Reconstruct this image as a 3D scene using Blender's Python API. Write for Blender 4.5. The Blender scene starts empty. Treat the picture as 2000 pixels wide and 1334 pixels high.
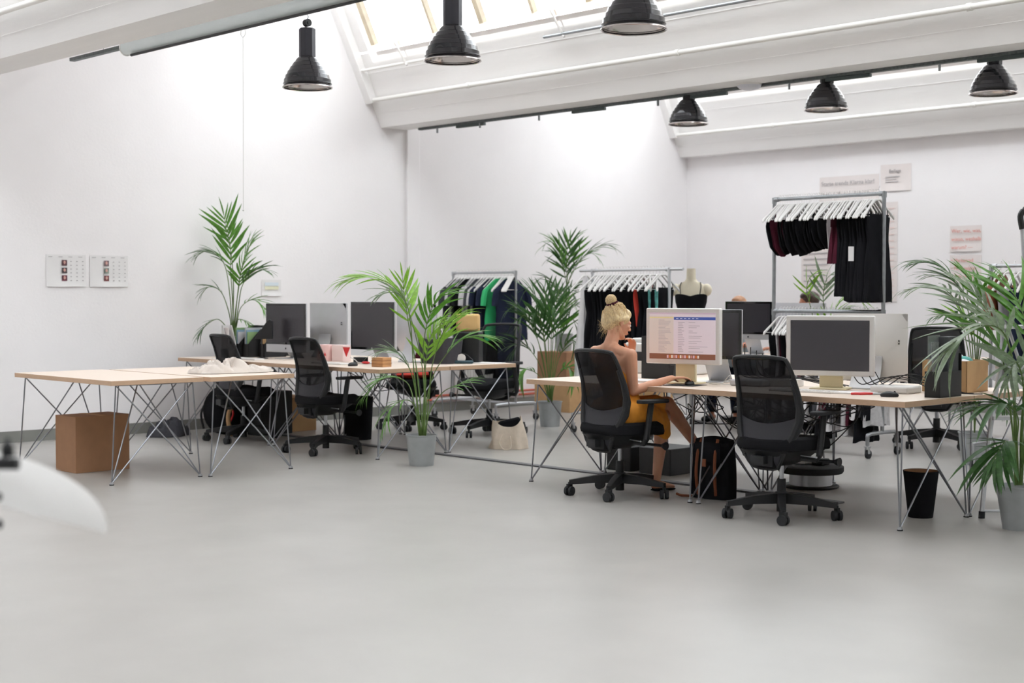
import bpy, math, random
from math import sin, cos, pi, radians
from mathutils import Vector, Matrix, Euler
random.seed(7)
S = bpy.context.scene
C = S.collection

# ------------------------------------------------------------------ camera, world, sun, exposure
cam_d = bpy.data.cameras.new('camera'); cam = bpy.data.objects.new('camera', cam_d); C.objects.link(cam)
cam.location = (0, 0, 1.36)
cam.rotation_euler = (radians(90 - 1.84), 0, radians(46.6))
cam_d.sensor_width = 36; cam_d.lens = 2850 / 2000 * 36
cam_d.clip_start = .05; cam_d.clip_end = 200
cam_d.dof.use_dof = True; cam_d.dof.focus_distance = 9.8; cam_d.dof.aperture_fstop = 2.4
S.camera = cam
S.view_settings.view_transform = 'Standard'; S.view_settings.look = 'None'
S.view_settings.exposure = 0.0; S.view_settings.gamma = 1.0; S.view_settings.use_curve_mapping = False
S.cycles.use_denoising = True
S.cycles.max_bounces = 10; S.cycles.diffuse_bounces = 6; S.cycles.transparent_max_bounces = 24
S.cycles.caustics_reflective = False; S.cycles.caustics_refractive = False
S.cycles.sample_clamp_indirect = 6.0
W = bpy.data.worlds.new('sky'); S.world = W; W.use_nodes = True
bg = W.node_tree.nodes['Background']; bg.inputs[0].default_value = (0.95, 0.96, 0.985, 1); bg.inputs[1].default_value = 6.9
sun_d = bpy.data.lights.new('sun', 'SUN'); sun = bpy.data.objects.new('sun', sun_d); C.objects.link(sun)
sun_d.energy = 6.0; sun_d.angle = radians(0.6); sun_d.color = (1.0, 0.97, 0.92)
sun.rotation_euler = Vector((0.0, -0.819, 0.574)).to_track_quat('Z', 'Y').to_euler()

# ------------------------------------------------------------------ helpers
def lin(c):
    return tuple(((v/255)/12.92 if v/255 <= .04045 else ((v/255+.055)/1.055)**2.4) for v in c)
MATS = {}
def mat(name, rgb, rough=.5, metal=0., noise=0., nscale=8., bump=0., bscale=60., spec=.5, coat=0., alpha=None, emit=0., stretch=None, sub=0.):
    if name in MATS: return MATS[name]
    m = bpy.data.materials.new(name); m.use_nodes = True; nt = m.node_tree; n = nt.nodes; l = nt.links
    p = n['Principled BSDF']; c = lin(rgb)
    p.inputs['Base Color'].default_value = (*c, 1); p.inputs['Roughness'].default_value = rough
    p.inputs['Metallic'].default_value = metal; p.inputs['Specular IOR Level'].default_value = spec
    p.inputs['Coat Weight'].default_value = coat
    if sub:
        p.inputs['Subsurface Weight'].default_value = sub; p.inputs['Subsurface Radius'].default_value = (.01, .004, .002); p.inputs['Subsurface Scale'].default_value = 1
    tc = n.new('ShaderNodeTexCoord'); mp = n.new('ShaderNodeMapping'); l.new(tc.outputs['Object'], mp.inputs[0])
    if stretch: mp.inputs['Scale'].default_value = stretch
    if noise:
        t = n.new('ShaderNodeTexNoise'); t.inputs['Scale'].default_value = nscale; t.inputs['Detail'].default_value = 5
        l.new(mp.outputs[0], t.inputs['Vector'])
        r = n.new('ShaderNodeMapRange'); r.inputs[1].default_value = .3; r.inputs[2].default_value = .7
        l.new(t.outputs['Fac'], r.inputs[0])
        mx = n.new('ShaderNodeMix'); mx.data_type = 'RGBA'
        mx.inputs[6].default_value = (*[v*(1-noise) for v in c], 1); mx.inputs[7].default_value = (*[min(1, v*(1+noise)) for v in c], 1)
        l.new(r.outputs[0], mx.inputs[0]); l.new(mx.outputs[2], p.inputs['Base Color'])
    if bump:
        t2 = n.new('ShaderNodeTexNoise'); t2.inputs['Scale'].default_value = bscale; t2.inputs['Detail'].default_value = 4
        l.new(mp.outputs[0], t2.inputs['Vector'])
        b = n.new('ShaderNodeBump'); b.inputs['Strength'].default_value = bump; b.inputs['Distance'].default_value = .01
        l.new(t2.outputs['Fac'], b.inputs['Height']); l.new(b.outputs[0], p.inputs['Normal'])
    if emit:
        p.inputs['Emission Color'].default_value = (*c, 1); p.inputs['Emission Strength'].default_value = emit
    if alpha is not None:
        tr = n.new('ShaderNodeBsdfTransparent'); ms = n.new('ShaderNodeMixShader'); ms.inputs[0].default_value = alpha
        l.new(tr.outputs[0], ms.inputs[1]); l.new(p.outputs[0], ms.inputs[2]); l.new(ms.outputs[0], n['Material Output'].inputs[0])
    MATS[name] = m; return m

def glass_mat():
    m = bpy.data.materials.new('pane_glass'); m.use_nodes = True; nt = m.node_tree; n = nt.nodes; l = nt.links
    n.remove(n['Principled BSDF'])
    tr = n.new('ShaderNodeBsdfTransparent'); tr.inputs[0].default_value = (.93, .95, .95, 1)
    g = n.new('ShaderNodeBsdfGlossy'); g.inputs['Roughness'].default_value = .05
    f = n.new('ShaderNodeLayerWeight'); f.inputs['Blend'].default_value = .5
    pw = n.new('ShaderNodeMath'); pw.operation = 'POWER'; pw.inputs[1].default_value = 5; l.new(f.outputs['Facing'], pw.inputs[0])
    ms = n.new('ShaderNodeMixShader'); l.new(pw.outputs[0], ms.inputs[0]); l.new(tr.outputs[0], ms.inputs[1]); l.new(g.outputs[0], ms.inputs[2])
    l.new(ms.outputs[0], n['Material Output'].inputs[0]); return m

class MB:
    def __init__(s): s.v = []; s.f = []; s.m = []; s.mi = 0
    def add(s, vs, fs, T=None):
        o = len(s.v)
        s.v += [tuple(T @ Vector(q)) if T is not None else tuple(q) for q in vs]
        s.f += [tuple(i+o for i in f) for f in fs]; s.m += [s.mi]*len(fs); return s
    def box(s, c, d, rz=0., R=None):
        x, y, z = d[0]/2, d[1]/2, d[2]/2
        T = Matrix.Translation(c) @ (R.to_4x4() if R is not None else Matrix.Rotation(rz, 4, 'Z'))
        return s.add([(-x,-y,-z),(x,-y,-z),(x,y,-z),(-x,y,-z),(-x,-y,z),(x,-y,z),(x,y,z),(-x,y,z)],
                     [(0,3,2,1),(4,5,6,7),(0,1,5,4),(1,2,6,5),(2,3,7,6),(3,0,4,7)], T)
    def bb(s, a, b):   # box from two corners
        return s.box([(a[i]+b[i])/2 for i in range(3)], [abs(b[i]-a[i]) for i in range(3)])
    def cyl(s, p0, p1, r0, r1=None, n=10, caps=True):
        r1 = r0 if r1 is None else r1
        p0 = Vector(p0); p1 = Vector(p1); d = p1-p0
        q = d.to_track_quat('Z', 'Y').to_matrix(); a, b = q.col[0], q.col[1]
        vs = []
        for p, r in ((p0, r0), (p1, r1)):
            vs += [p + a*(r*cos(2*pi*i/n)) + b*(r*sin(2*pi*i/n)) for i in range(n)]
        fs = [(i, (i+1) % n, n+(i+1) % n, n+i) for i in range(n)]
        if caps: fs += [tuple(range(n-1, -1, -1)), tuple(range(n, 2*n))]
        return s.add(vs, fs)
    def tube(s, pts, r, n=6, caps=True):
        P = [Vector(p) for p in pts]; rr = r if isinstance(r, (list, tuple)) else [r]*len(P)
        vs = []; prev = None
        for i, p in enumerate(P):
            d = (P[min(i+1, len(P)-1)] - P[max(i-1, 0)]).normalized()
            if prev is None: a = d.orthogonal().normalized()
            else:
                a = prev - d*prev.dot(d)
                a = a.normalized() if a.length > 1e-6 else d.orthogonal().normalized()
            prev = a; b = d.cross(a)
            vs += [p + a*(rr[i]*cos(2*pi*k/n)) + b*(rr[i]*sin(2*pi*k/n)) for k in range(n)]
        fs = []
        for i in range(len(P)-1):
            for k in range(n):
                fs.append((i*n+k, i*n+(k+1) % n, (i+1)*n+(k+1) % n, (i+1)*n+k))
        if caps: fs += [tuple(range(n-1, -1, -1)), tuple(range((len(P)-1)*n, len(P)*n))]
        return s.add(vs, fs)
    def lathe(s, prof, n=20, c=(0,0,0), T=None):
        vs = []; fs = []
        for r, z in prof:
            vs += [(r*cos(2*pi*k/n), r*sin(2*pi*k/n), z) for k in range(n)]
        for i in range(len(prof)-1):
            for k in range(n):
                fs.append((i*n+k, i*n+(k+1) % n, (i+1)*n+(k+1) % n, (i+1)*n+k))
        M = Matrix.Translation(c) if T is None else T
        return s.add(vs, fs, M)
    def sph(s, c, r, nu=14, nv=9, R=None):
        if not isinstance(r, (list, tuple)): r = (r, r, r)
        vs = [(0, 0, r[2])]
        for j in range(1, nv):
            t = pi*j/nv
            vs += [(r[0]*sin(t)*cos(2*pi*i/nu), r[1]*sin(t)*sin(2*pi*i/nu), r[2]*cos(t)) for i in range(nu)]
        vs.append((0, 0, -r[2])); fs = []
        for i in range(nu): fs.append((0, 1+i, 1+(i+1) % nu))
        for j in range(nv-2):
            for i in range(nu):
                a = 1+j*nu
                fs.append((a+i, a+nu+i, a+nu+(i+1) % nu, a+(i+1) % nu))
        e = len(vs)-1; a = 1+(nv-2)*nu
        for i in range(nu): fs.append((a+i, e, a+(i+1) % nu))
        T = Matrix.Translation(c) @ (R.to_4x4() if R is not None else Matrix.Identity(4))
        return s.add(vs, fs, T)
    def cap(s, p0, p1, r0, r1, n=12):    # capsule
        p0 = Vector(p0); p1 = Vector(p1)
        s.cyl(p0, p1, r0, r1, n); s.sph(p0, r0, n, 8); s.sph(p1, r1, n, 8); return s
    def prism(s, poly, h, T=None):  # poly in xy, extruded z 0..h
        n = len(poly)
        vs = [(x, y, 0) for x, y in poly] + [(x, y, h) for x, y in poly]
        fs = [tuple(range(n-1, -1, -1)), tuple(range(n, 2*n))] + [(i, (i+1) % n, n+(i+1) % n, n+i) for i in range(n)]
        return s.add(vs, fs, T)
    def grid(s, fn, nu, nv, th=0.):
        vs = [Vector(fn(i/nu, j/nv)) for j in range(nv+1) for i in range(nu+1)]
        w = nu+1
        fs = [(j*w+i, j*w+i+1, (j+1)*w+i+1, (j+1)*w+i) for j in range(nv) for i in range(nu)]
        if th:
            N = [Vector((0,0,0)) for _ in vs]
            for f in fs:
                nn = (vs[f[1]]-vs[f[0]]).cross(vs[f[3]]-vs[f[0]])
                for i in f: N[i] += nn
            N = [x.normalized() if x.length > 1e-12 else Vector((0,0,1)) for x in N]
            k = len(vs); vs = vs + [vs[i]-N[i]*th for i in range(k)]
            fs2 = [tuple(reversed([i+k for i in f])) for f in fs]
            ed = [i for i in range(w)] + [j*w+nu for j in range(1, nv+1)] + [nv*w+i for i in range(nu-1, -1, -1)] + [j*w for j in range(nv-1, 0, -1)]
            side = [(ed[(q+1) % len(ed)], ed[q], ed[q]+k, ed[(q+1) % len(ed)]+k) for q in range(len(ed))]
            fs = fs+fs2+side
        return s.add(vs, fs)
    def mesh(s, name, mats, ang=35):
        me = bpy.data.meshes.new(name); me.from_pydata(s.v, [], s.f)
        for m in (mats if isinstance(mats, (list, tuple)) else [mats]): me.materials.append(m)
        me.polygons.foreach_set('material_index', s.m)
        me.polygons.foreach_set('use_smooth', [True]*len(s.f))
        me.update(); me.set_sharp_from_angle(angle=radians(ang)); return me
    def build(s, name, mats, parent=None, loc=(0,0,0), rz=0., bevel=0., rot=None, ang=35):
        o = bpy.data.objects.new(name, s.mesh(name, mats, ang)); C.objects.link(o)
        o.location = loc; o.rotation_euler = rot if rot else (0, 0, rz)
        if parent is not None: o.parent = parent
        if bevel:
            b = o.modifiers.new('bevel', 'BEVEL'); b.width = bevel; b.segments = 2; b.limit_method = 'ANGLE'
        return o
def tag(o, label=None, cat=None, group=None, kind=None):
    if label: o['label'] = label
    if cat: o['category'] = cat
    if group: o['group'] = group
    if kind: o['kind'] = kind
    return o
def thing(name, label, cat, loc=(0,0,0), rz=0., group=None):
    o = bpy.data.objects.new(name, None); C.objects.link(o); o.location = loc; o.rotation_euler = (0, 0, rz)
    o.empty_display_size = .1
    return tag(o, label, cat, group)
def copy_tree(o, parent=None, kids=None):
    if kids is None:
        kids = {}
        for x in C.objects:
            if x.parent: kids.setdefault(x.parent.name, []).append(x)
    c = o.copy(); C.objects.link(c); c.parent = parent
    for ch in kids.get(o.name, []): copy_tree(ch, c, kids)
    return c
def struct(o): o['kind'] = 'structure'; return o
def smooth_path(pts, n=6):
    P = [Vector(p) for p in pts]; out = []
    for i in range(len(P)-1):
        a = P[max(i-1, 0)]; b = P[i]; c = P[i+1]; d = P[min(i+2, len(P)-1)]
        for k in range(n):
            t = k/n
            out.append(.5*((2*b)+(c-a)*t+(2*a-5*b+4*c-d)*t*t+(3*b-a-3*c+d)*t**3))
    out.append(P[-1]); return out
def text(s, size, m, name='lettering', parent=None, loc=(0,0,0), rot=(pi/2, 0, 0), align='LEFT', ext=.0004):
    cu = bpy.data.curves.new(name, 'FONT'); cu.body = s; cu.size = size; cu.align_x = align; cu.extrude = ext; cu.resolution_u = 3
    tmp = bpy.data.objects.new('tmp', cu); C.objects.link(tmp)
    dg = bpy.context.evaluated_depsgraph_get(); me = bpy.data.meshes.new_from_object(tmp.evaluated_get(dg))
    bpy.data.objects.remove(tmp); bpy.data.curves.remove(cu)
    me.materials.clear(); me.materials.append(m); me.name = name
    o = bpy.data.objects.new(name, me); C.objects.link(o); o.location = loc; o.rotation_euler = rot; o['kind'] = 'stuff'
    if parent is not None: o.parent = parent
    return o
RV = Vector((0.687, 0.7266, 0)); FV = Vector((-0.7266, 0.687, 0))   # handy diagonal directions of the room layout

# ------------------------------------------------------------------ materials
m_wall = mat('wall_plaster', (239, 236, 237), .9, noise=.012, nscale=3, bump=.10, bscale=45)
m_conc = mat('painted_concrete', (240, 238, 237), .85, noise=.02, nscale=3, bump=.25, bscale=14, stretch=(.35, 2, 2))
m_pipe = mat('white_pipe_paint', (232, 230, 226), .5, noise=.01)
m_base = mat('grey_skirting', (128, 128, 124), .6, noise=.03, nscale=6)
m_frame = mat('window_frame_paint', (158, 146, 128), .6, noise=.12, nscale=9)
m_glass = glass_mat()
m_ply = mat('plywood_edge', (196, 164, 136), .6, noise=.07, nscale=30, stretch=(1, 1, 12))
m_lam = mat('pale_laminate', (222, 206, 192), .42, noise=.02, nscale=20, stretch=(1, 12, 1))
m_chrome = mat('brushed_steel', (190, 192, 196), .32, 1., noise=.03)
m_rod = mat('dull_steel_rod', (150, 152, 157), .36, 1., noise=.04)
m_galv = mat('galvanised_pipe', (160, 163, 166), .42, 1., noise=.1, nscale=20)
m_blackp = mat('black_plastic', (25, 26, 29), .5, noise=.05)
m_blackf = mat('black_seat_fabric', (26, 26, 29), .95, noise=.12, nscale=60, bump=.3, bscale=300, spec=.2)
m_mesh = mat('black_mesh_weave', (22, 22, 25), .8, noise=.2, nscale=200, alpha=.79, spec=.2)
m_lumb = mat('grey_lumbar_shell', (42, 42, 48), .6, noise=.04)
m_rubber = mat('dark_rubber', (40, 41, 44), .8, noise=.08)
m_glossb = mat('black_glass', (14, 14, 18), .08, coat=.5, noise=.01)
m_scr = mat('dark_screen', (58, 56, 62), .25, noise=.02)
m_scr2 = mat('matt_dark_screen', (72, 71, 78), .45, noise=.02)
m_alu = mat('silver_aluminium', (205, 206, 210), .38, .6, noise=.02)
m_whitep = mat('white_plastic', (226, 224, 222), .35, noise=.01)
m_cream = mat('cream_plastic', (226, 214, 180), .5, noise=.03)
m_card = mat('cardboard', (160, 120, 90), .9, noise=.05, nscale=12, bump=.06, bscale=80)
m_card2 = mat('light_cardboard', (198, 160, 116), .9, noise=.05, nscale=12)
m_paper = mat('white_paper', (228, 226, 226), .85, noise=.01)
m_pinkp = mat('pale_pink_paper', (226, 218, 216), .85, noise=.02)
m_zinc = mat('zinc_pot_metal', (172, 176, 178), .45, .55, noise=.08, nscale=10)
m_soil = mat('potting_soil', (58, 44, 34), 1, noise=.4, nscale=60, bump=.6, bscale=80)
m_leaf = mat('palm_leaf_green', (88, 140, 50), .42, noise=.3, nscale=14, spec=.6)
m_leafd = mat('palm_leaf_dark', (62, 100, 50), .45, noise=.3, nscale=14, spec=.6)
m_leafg = mat('palm_leaf_greyish', (132, 150, 122), .34, noise=.3, nscale=14, spec=.8)
m_leafl = mat('palm_leaf_bright', (134, 182, 62), .42, noise=.25, nscale=14, spec=.5)
for m_ in (m_leaf, m_leafd, m_leafg, m_leafl):
    n_ = m_.node_tree.nodes; l_ = m_.node_tree.links; tl = n_.new('ShaderNodeBsdfTranslucent'); mx_ = n_.new('ShaderNodeMixShader'); mx_.inputs[0].default_value = .28
    src = n_['Principled BSDF'].inputs['Base Color'].links[0].from_socket
    l_.new(src, tl.inputs[0]); l_.new(n_['Principled BSDF'].outputs[0], mx_.inputs[1]); l_.new(tl.outputs[0], mx_.inputs[2]); l_.new(mx_.outputs[0], n_['Material Output'].inputs[0])
m_stem = mat('palm_stem', (96, 122, 62), .55, noise=.2, nscale=20)
m_skin = mat('skin', (214, 158, 128), .5, noise=.04, nscale=14, sub=.12)
m_skin2 = mat('skin_deeper', (196, 132, 104), .55, noise=.05, nscale=14)
m_hairb = mat('blond_hair', (240, 204, 158), .45, noise=.35, nscale=30, bump=.25, bscale=70, stretch=(7, 7, 1))
m_haird = mat('dark_brown_hair', (66, 46, 38), .5, noise=.3, nscale=26, bump=.5, bscale=70)
m_dress = mat('orange_dress', (240, 158, 52), .75, noise=.10, nscale=9, bump=.6, bscale=7)
m_black = mat('black_cloth', (20, 20, 24), .95, noise=.2, nscale=10, bump=.3, bscale=20, spec=.2)
m_navy = mat('navy_cloth', (34, 40, 60), .9, noise=.2, nscale=10, bump=.3, bscale=20, spec=.2)
m_burg = mat('burgundy_cloth', (74, 24, 40), .9, noise=.2, nscale=10, bump=.3, bscale=20, spec=.2)
m_greyc = mat('grey_marl_cloth', (190, 188, 190), .95, noise=.12, nscale=40)
m_dgrey = mat('charcoal_cloth', (62, 62, 68), .95, noise=.12, nscale=40)
m_green = mat('green_cloth', (50, 176, 108), .85, noise=.1, nscale=10)
m_teal = mat('teal_tie_dye_cloth', (92, 164, 158), .85, noise=.45, nscale=7, stretch=(1, 1, 4))
m_redc = mat('red_cloth', (214, 66, 52), .8, noise=.08)
m_whitec = mat('white_cloth', (224, 222, 224), .9, noise=.04, nscale=8, bump=.4, bscale=12)
m_canvas = mat('canvas_cloth', (214, 200, 184), .95, noise=.05, nscale=30, bump=.5, bscale=10)
m_cable = mat('black_cable', (24, 24, 26), .5)
m_wcable = mat('white_cable', (216, 214, 210), .5)
m_copper = mat('red_heating_pipe', (186, 92, 70), .5, noise=.05)
m_woodb = mat('toy_wood', (190, 140, 92), .6, noise=.15, nscale=12)
m_redp = mat('red_plastic', (214, 40, 44), .4)
m_brownl = mat('brown_leather', (122, 66, 38), .55, noise=.15, nscale=20)
m_tealc = mat('teal_ceramic', (34, 66, 78), .35)
m_lampb = mat('black_lamp_enamel', (44, 44, 50), .22, .3, noise=.03, coat=.6)
m_lampi = mat('polished_reflector', (205, 198, 196), .18, 1., noise=.03)
m_ink = mat('grey_ink', (168, 164, 166), .9)
m_inkr = mat('red_ink', (214, 140, 128), .9)
m_inkd = mat('dark_ink', (140, 136, 138), .9)
m_shade = mat('white_shade_fabric', (250, 249, 249), .7, noise=.01)

# ------------------------------------------------------------------ setting
XW, YB, ZB, YF = -12.88, 15.47, 3.22, -6.0     # left wall x, back wall y, beam underside z, rear wall y
XR = 7.0
def floor_mat():
    m = mat('grey_linoleum', (162, 159, 155), .36, noise=.05, nscale=2.2, spec=.5)
    n = m.node_tree.nodes; l = m.node_tree.links; p = n['Principled BSDF']
    tc = n['Texture Coordinate']
    t = n.new('ShaderNodeTexNoise'); t.inputs['Scale'].default_value = 1.3; t.inputs['Detail'].default_value = 8; t.inputs['Roughness'].default_value = .65
    l.new(tc.outputs['Object'], t.inputs['Vector'])
    r = n.new('ShaderNodeMapRange'); r.inputs[1].default_value = .3; r.inputs[2].default_value = .7; r.inputs[3].default_value = .30; r.inputs[4].default_value = .36
    l.new(t.outputs['Fac'], r.inputs[0]); l.new(r.outputs[0], p.inputs['Roughness'])
    t2 = n.new('ShaderNodeTexNoise'); t2.inputs['Scale'].default_value = 420; l.new(tc.outputs['Object'], t2.inputs['Vector'])
    b = n.new('ShaderNodeBump'); b.inputs['Strength'].default_value = .05; b.inputs['Distance'].default_value = .002
    l.new(t2.outputs['Fac'], b.inputs['Height']); l.new(b.outputs[0], p.inputs['Normal'])
    return m
struct(MB().bb((XW-.3, YF-.3, -.1), (XR+.3, YB+.3, 0)).build('floor', floor_mat()))
# gable profile of the saw-tooth roof, used by the end walls
Y0S = [YB-.15-5.15*k for k in range(5)]        # lower front edge of each beam: 15.32, 10.17, 5.02, -.13, -5.28
SLOPE = 2.06
RIDGE = 5.65
def steep_y(y0, z): return y0 - (z-ZB)/SLOPE
gab = []
for k, y0 in enumerate(Y0S):
    ry = steep_y(y0, RIDGE)
    gab.append((y0, ry))
def end_wall(x, th, name, mm=None):
    b = MB()
    poly = [(YF-.3, 0), (YB+.3, 0), (YB+.3, 3.62)]
    for y0, ry in gab:
        if ry < YF+.4: break
        poly += [(steep_y(y0, 3.62), 3.62), (ry, RIDGE+.08), (max(y0-5.15+.38, YF-.3), 3.62)]
    if poly[-1][0] > YF-.3: poly.append((YF-.3, 3.62))
    b.prism(poly, th, Matrix.Translation((x, 0, 0)) @ Matrix(((0,0,1,0),(1,0,0,0),(0,1,0,0),(0,0,0,1))))
    return struct(b.build(name, mm or m_wall))
end_wall(XW-.3, .3, 'wall_left'); end_wall(XR, .3, 'wall_right', mat('low_bounce_grey', (158, 156, 154), .9, noise=.02, nscale=3))  # unseen right wall toned grey to cut bounce light
struct(MB().bb((XW, YB, 0), (XR, YB+.3, 3.6)).build('wall_back', m_wall))
struct(MB().bb((XW, YF-.3, 0), (XR, YF, 5.8)).build('wall_front', MATS['low_bounce_grey']))  # unseen too, same grey to hold back bounce
# pilaster under the middle beam
struct(MB().bb((XW, 10.52, 0), (XW+.035, 10.70, 3.3)).build('trim_1', m_wall, bevel=.006))
# skirting
struct(MB().bb((XW, YF, 0), (XW+.018, 10.52, .105)).bb((XW, 10.52, 0), (XW+.05, 10.70, .105)).bb((XW, 10.70, 0), (XW+.018, YB, .105)).build('baseboard_left', m_base))
struct(MB().bb((XW+.018, YB-.018, 0), (XR, YB, .105)).build('baseboard_back', m_base))
# beams, steep faces, glazing, shallow roofs
beams = MB()
for k, (y0, ry) in enumerate(gab):
    if k == 0: continue
    b = MB()
    # beam body: sloping front face, flat underside, upright back
    z1 = 3.98
    poly = [(y0, ZB), (y0+.36, ZB), (y0+.40, ZB+.32), (steep_y(y0, z1)+.30, z1-.02), (steep_y(y0, z1), z1)]
    T = Matrix.Translation((XW, 0, 0)) @ Matrix(((0,0,1,0),(1,0,0,0),(0,1,0,0),(0,0,0,1)))
    b.prism(poly, XR-XW, T)
    o = struct(b.build('ceiling_beam', m_conc)); o.name = 'ceiling_beam' if k == 1 else 'ceiling_beam'
# beam against the back wall
b = MB(); y0 = Y0S[0]; z1 = 3.98
b.prism([(y0, ZB), (YB+.02, ZB), (YB+.02, 3.7), (steep_y(y0, z1)+.30, z1-.02), (steep_y(y0, z1), z1)], XR-XW,
        Matrix.Translation((XW, 0, 0)) @ Matrix(((0,0,1,0),(1,0,0,0),(0,1,0,0),(0,0,0,1))))
struct(b.build('ceiling_beam', m_conc))
# horizontal board marks on the beam faces
for y0 in Y0S[:3]:
    d = Vector((0, -1/SLOPE, 1)).normalized(); nrm = Vector((0, -d.z, d.y))   # outward to the room
    for q in (.16, .33, .62):
        c = Vector((0, y0, ZB)) + d*q + nrm*.0
        R = Matrix((Vector((1,0,0)), d, Vector((1,0,0)).cross(d))).transposed()
        struct(MB().box((( XW+XR)/2, c.y, c.z), (XR-XW, .006, .007), R=R).build('trim_2', m_conc))
# skylights: frame, mullions, panes per bay
def steep_frame(y0, s):    # local coordinates on the steep face: x along, y up the slope, z to the room
    d = Vector((0, -1/SLOPE, 1)).normalized(); nn = Vector((1,0,0)).cross(d)
    R = Matrix((Vector((1,0,0)), d, nn)).transposed()
    return d, nn, R
BARS = [-12.475 + i*.73 + (.27 if i else .0) for i in range(0, 27)]
wn = 1
for y0, ry in gab[:4]:
    XG = (-7.6, -5.2, -4.6, -3.6)[wn-1]  # glazing stops short here to keep the right side darker
    d, nn, R = steep_frame(y0, 0)
    L = (RIDGE - ZB)/d.z; s0 = (4.02-ZB)/d.z; s1 = L-.10
    o = bpy.data.objects.new('window_%d' % wn, None); C.objects.link(o); struct(o); wn += 1
    def P(x, s, off=0): return Vector((x, y0, ZB)) + d*s + nn*off
    def bar(x0, x1, sa, sb, off, th, name, mm=None):
        c = P((x0+x1)/2, (sa+sb)/2, off)
        return MB().box(c, (abs(x1-x0), abs(sb-sa), th), R=R).build(name, mm or m_frame, o)
    bar(-12.50, XG, s0-.03, s0+.03, .0, .07, 'sill_rail', mat('pale_sill_paint', (226, 214, 204), .6, noise=.06, nscale=9)); bar(-12.50, XG, s1-.05, s1+.03, -.02, .08, 'top_rail')
    for i, x in enumerate(BARS):
        if x > XG: break
        w = .065 if i % 2 == 0 else .035
        bar(x-w/2, x+w/2, s0+.02, s1, .0, .06, 'glazing_bar')
        if i+1 < len(BARS) and BARS[i+1] < XG:
            c = P((x+BARS[i+1])/2, (s0+s1)/2, -.02)
            MB().box(c, (BARS[i+1]-x-.02, s1-s0, .006), R=R).build('pane', m_glass, o)
    # solid cheek between the glass and the left wall, and its raised edge rib
    struct(MB().box(P((XW-12.50)/2, (s0+L)/2, -.03), (-12.50-XW, L-s0+.06, .06), R=R).build('trim_3', m_conc))
    struct(MB().box(P(XW+.055, (.28/d.z+L)/2, .045), (.11, L-.28/d.z, .09), R=R).build('trim_4', m_conc))
    struct(MB().box(P((XG+XR)/2, (s0+L)/2, -.03), (XR-XG, L-s0+.06, .06), R=R).build('trim_3', m_conc))  # panel added to hold back skylight on the right
    # shallow roof with an unseen ridge slot added to sun the steep face
    yl, zl = y0-5.15+.38, 3.54
    e = Vector((0, yl-ry, zl-RIDGE)); LL = e.length; e.normalize(); n2 = Vector((1,0,0)).cross(e); R2 = Matrix((Vector((1,0,0)), e, n2)).transposed()
    def Q(x, s, off=0): return Vector((x, ry, RIDGE)) + e*s + n2*off
    slot = 1.08
    struct(MB().box(Q((XW+XR)/2, (slot+LL)/2, 0), (XR-XW+.6, LL-slot, .14), R=R2).build('ceiling', m_wall))
    for x0, x1 in ((XW-.3, -12.62), (-8.02, -7.68), (-2.9, -2.6), (2.2, 2.5), (XR-.4, XR+.3)):  # posts added across the slot to break up the sun strip
        struct(MB().box(Q((x0+x1)/2, slot/2, 0), (x1-x0, slot+.06, .12), R=R2).build('added_slot_post', m_conc))
    struct(MB().box(Q((XW+XR)/2, slot/2, .03), (XR-XW, slot, .006), R=R2).build('window_9', m_glass))  # glass over the added ridge slot
# heating pipes along the beams
def rod(name, label, cat, p0, p1, r, m, group=None, n=10):
    return tag(MB().cyl(p0, p1, r, n=n).build(name, m), label, cat, group)
for y0, lab in ((Y0S[1], 'long white heating pipe along the middle ceiling beam, below the skylight'), (Y0S[0], 'long white heating pipe along the farthest ceiling beam, above the posters'), (Y0S[2], 'white heating pipe along the nearest ceiling beam, top left corner')):
    d, nn, R = steep_frame(y0, 0); q = Vector((0, y0, ZB)) + d*(.30/d.z) + nn*.05
    t = thing('heating_pipe', lab, 'pipe', (0, q.y, q.z))
    MB().cyl((XW, 0, 0), (XR, 0, 0), .024, n=12).build('pipe_run', m_pipe, t)
    b = MB()
    for x in (-11.2, -8.42, -5.6, -2.8, 0): b.cyl((x-.02, 0, 0), (x+.02, 0, 0), .031, n=12)
    b.build('coupling', m_pipe, t)['kind'] = 'stuff'
d, nn, R = steep_frame(Y0S[1], 0); q = Vector((0, Y0S[1], ZB)) + d*(.61/d.z) + nn*.06
rod('conduit_pipe', 'short thin pipe from left wall to behind the second lamp, under the skylight', 'pipe', (XW, q.y, q.z), (-11.55, q.y, q.z), .016, m_pipe)
rod('conduit_pipe', 'thin grey pipe under the skylight passing behind the third black lamp', 'pipe', (-9.92, q.y-.02, q.z), (-5.5, q.y-.02, q.z), .016, m_galv)
for x, lab in ((-12.0, 'white bent window opener rod nearest the left wall'), (-9.68, 'white bent window opener rod left of the third lamp')):
    a = q + Vector((x, -.02, 0)); top = Vector((0, Y0S[1], ZB)) + d*(1.05/d.z) + nn*.12 + Vector((x-.06, 0, 0))
    tag(MB().tube([a+Vector((.03, 0, -.03)), a, top, top+Vector((.42, .04, .04))], .012, 8).build('window_opener', m_whitep), lab, 'opener rod')

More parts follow.
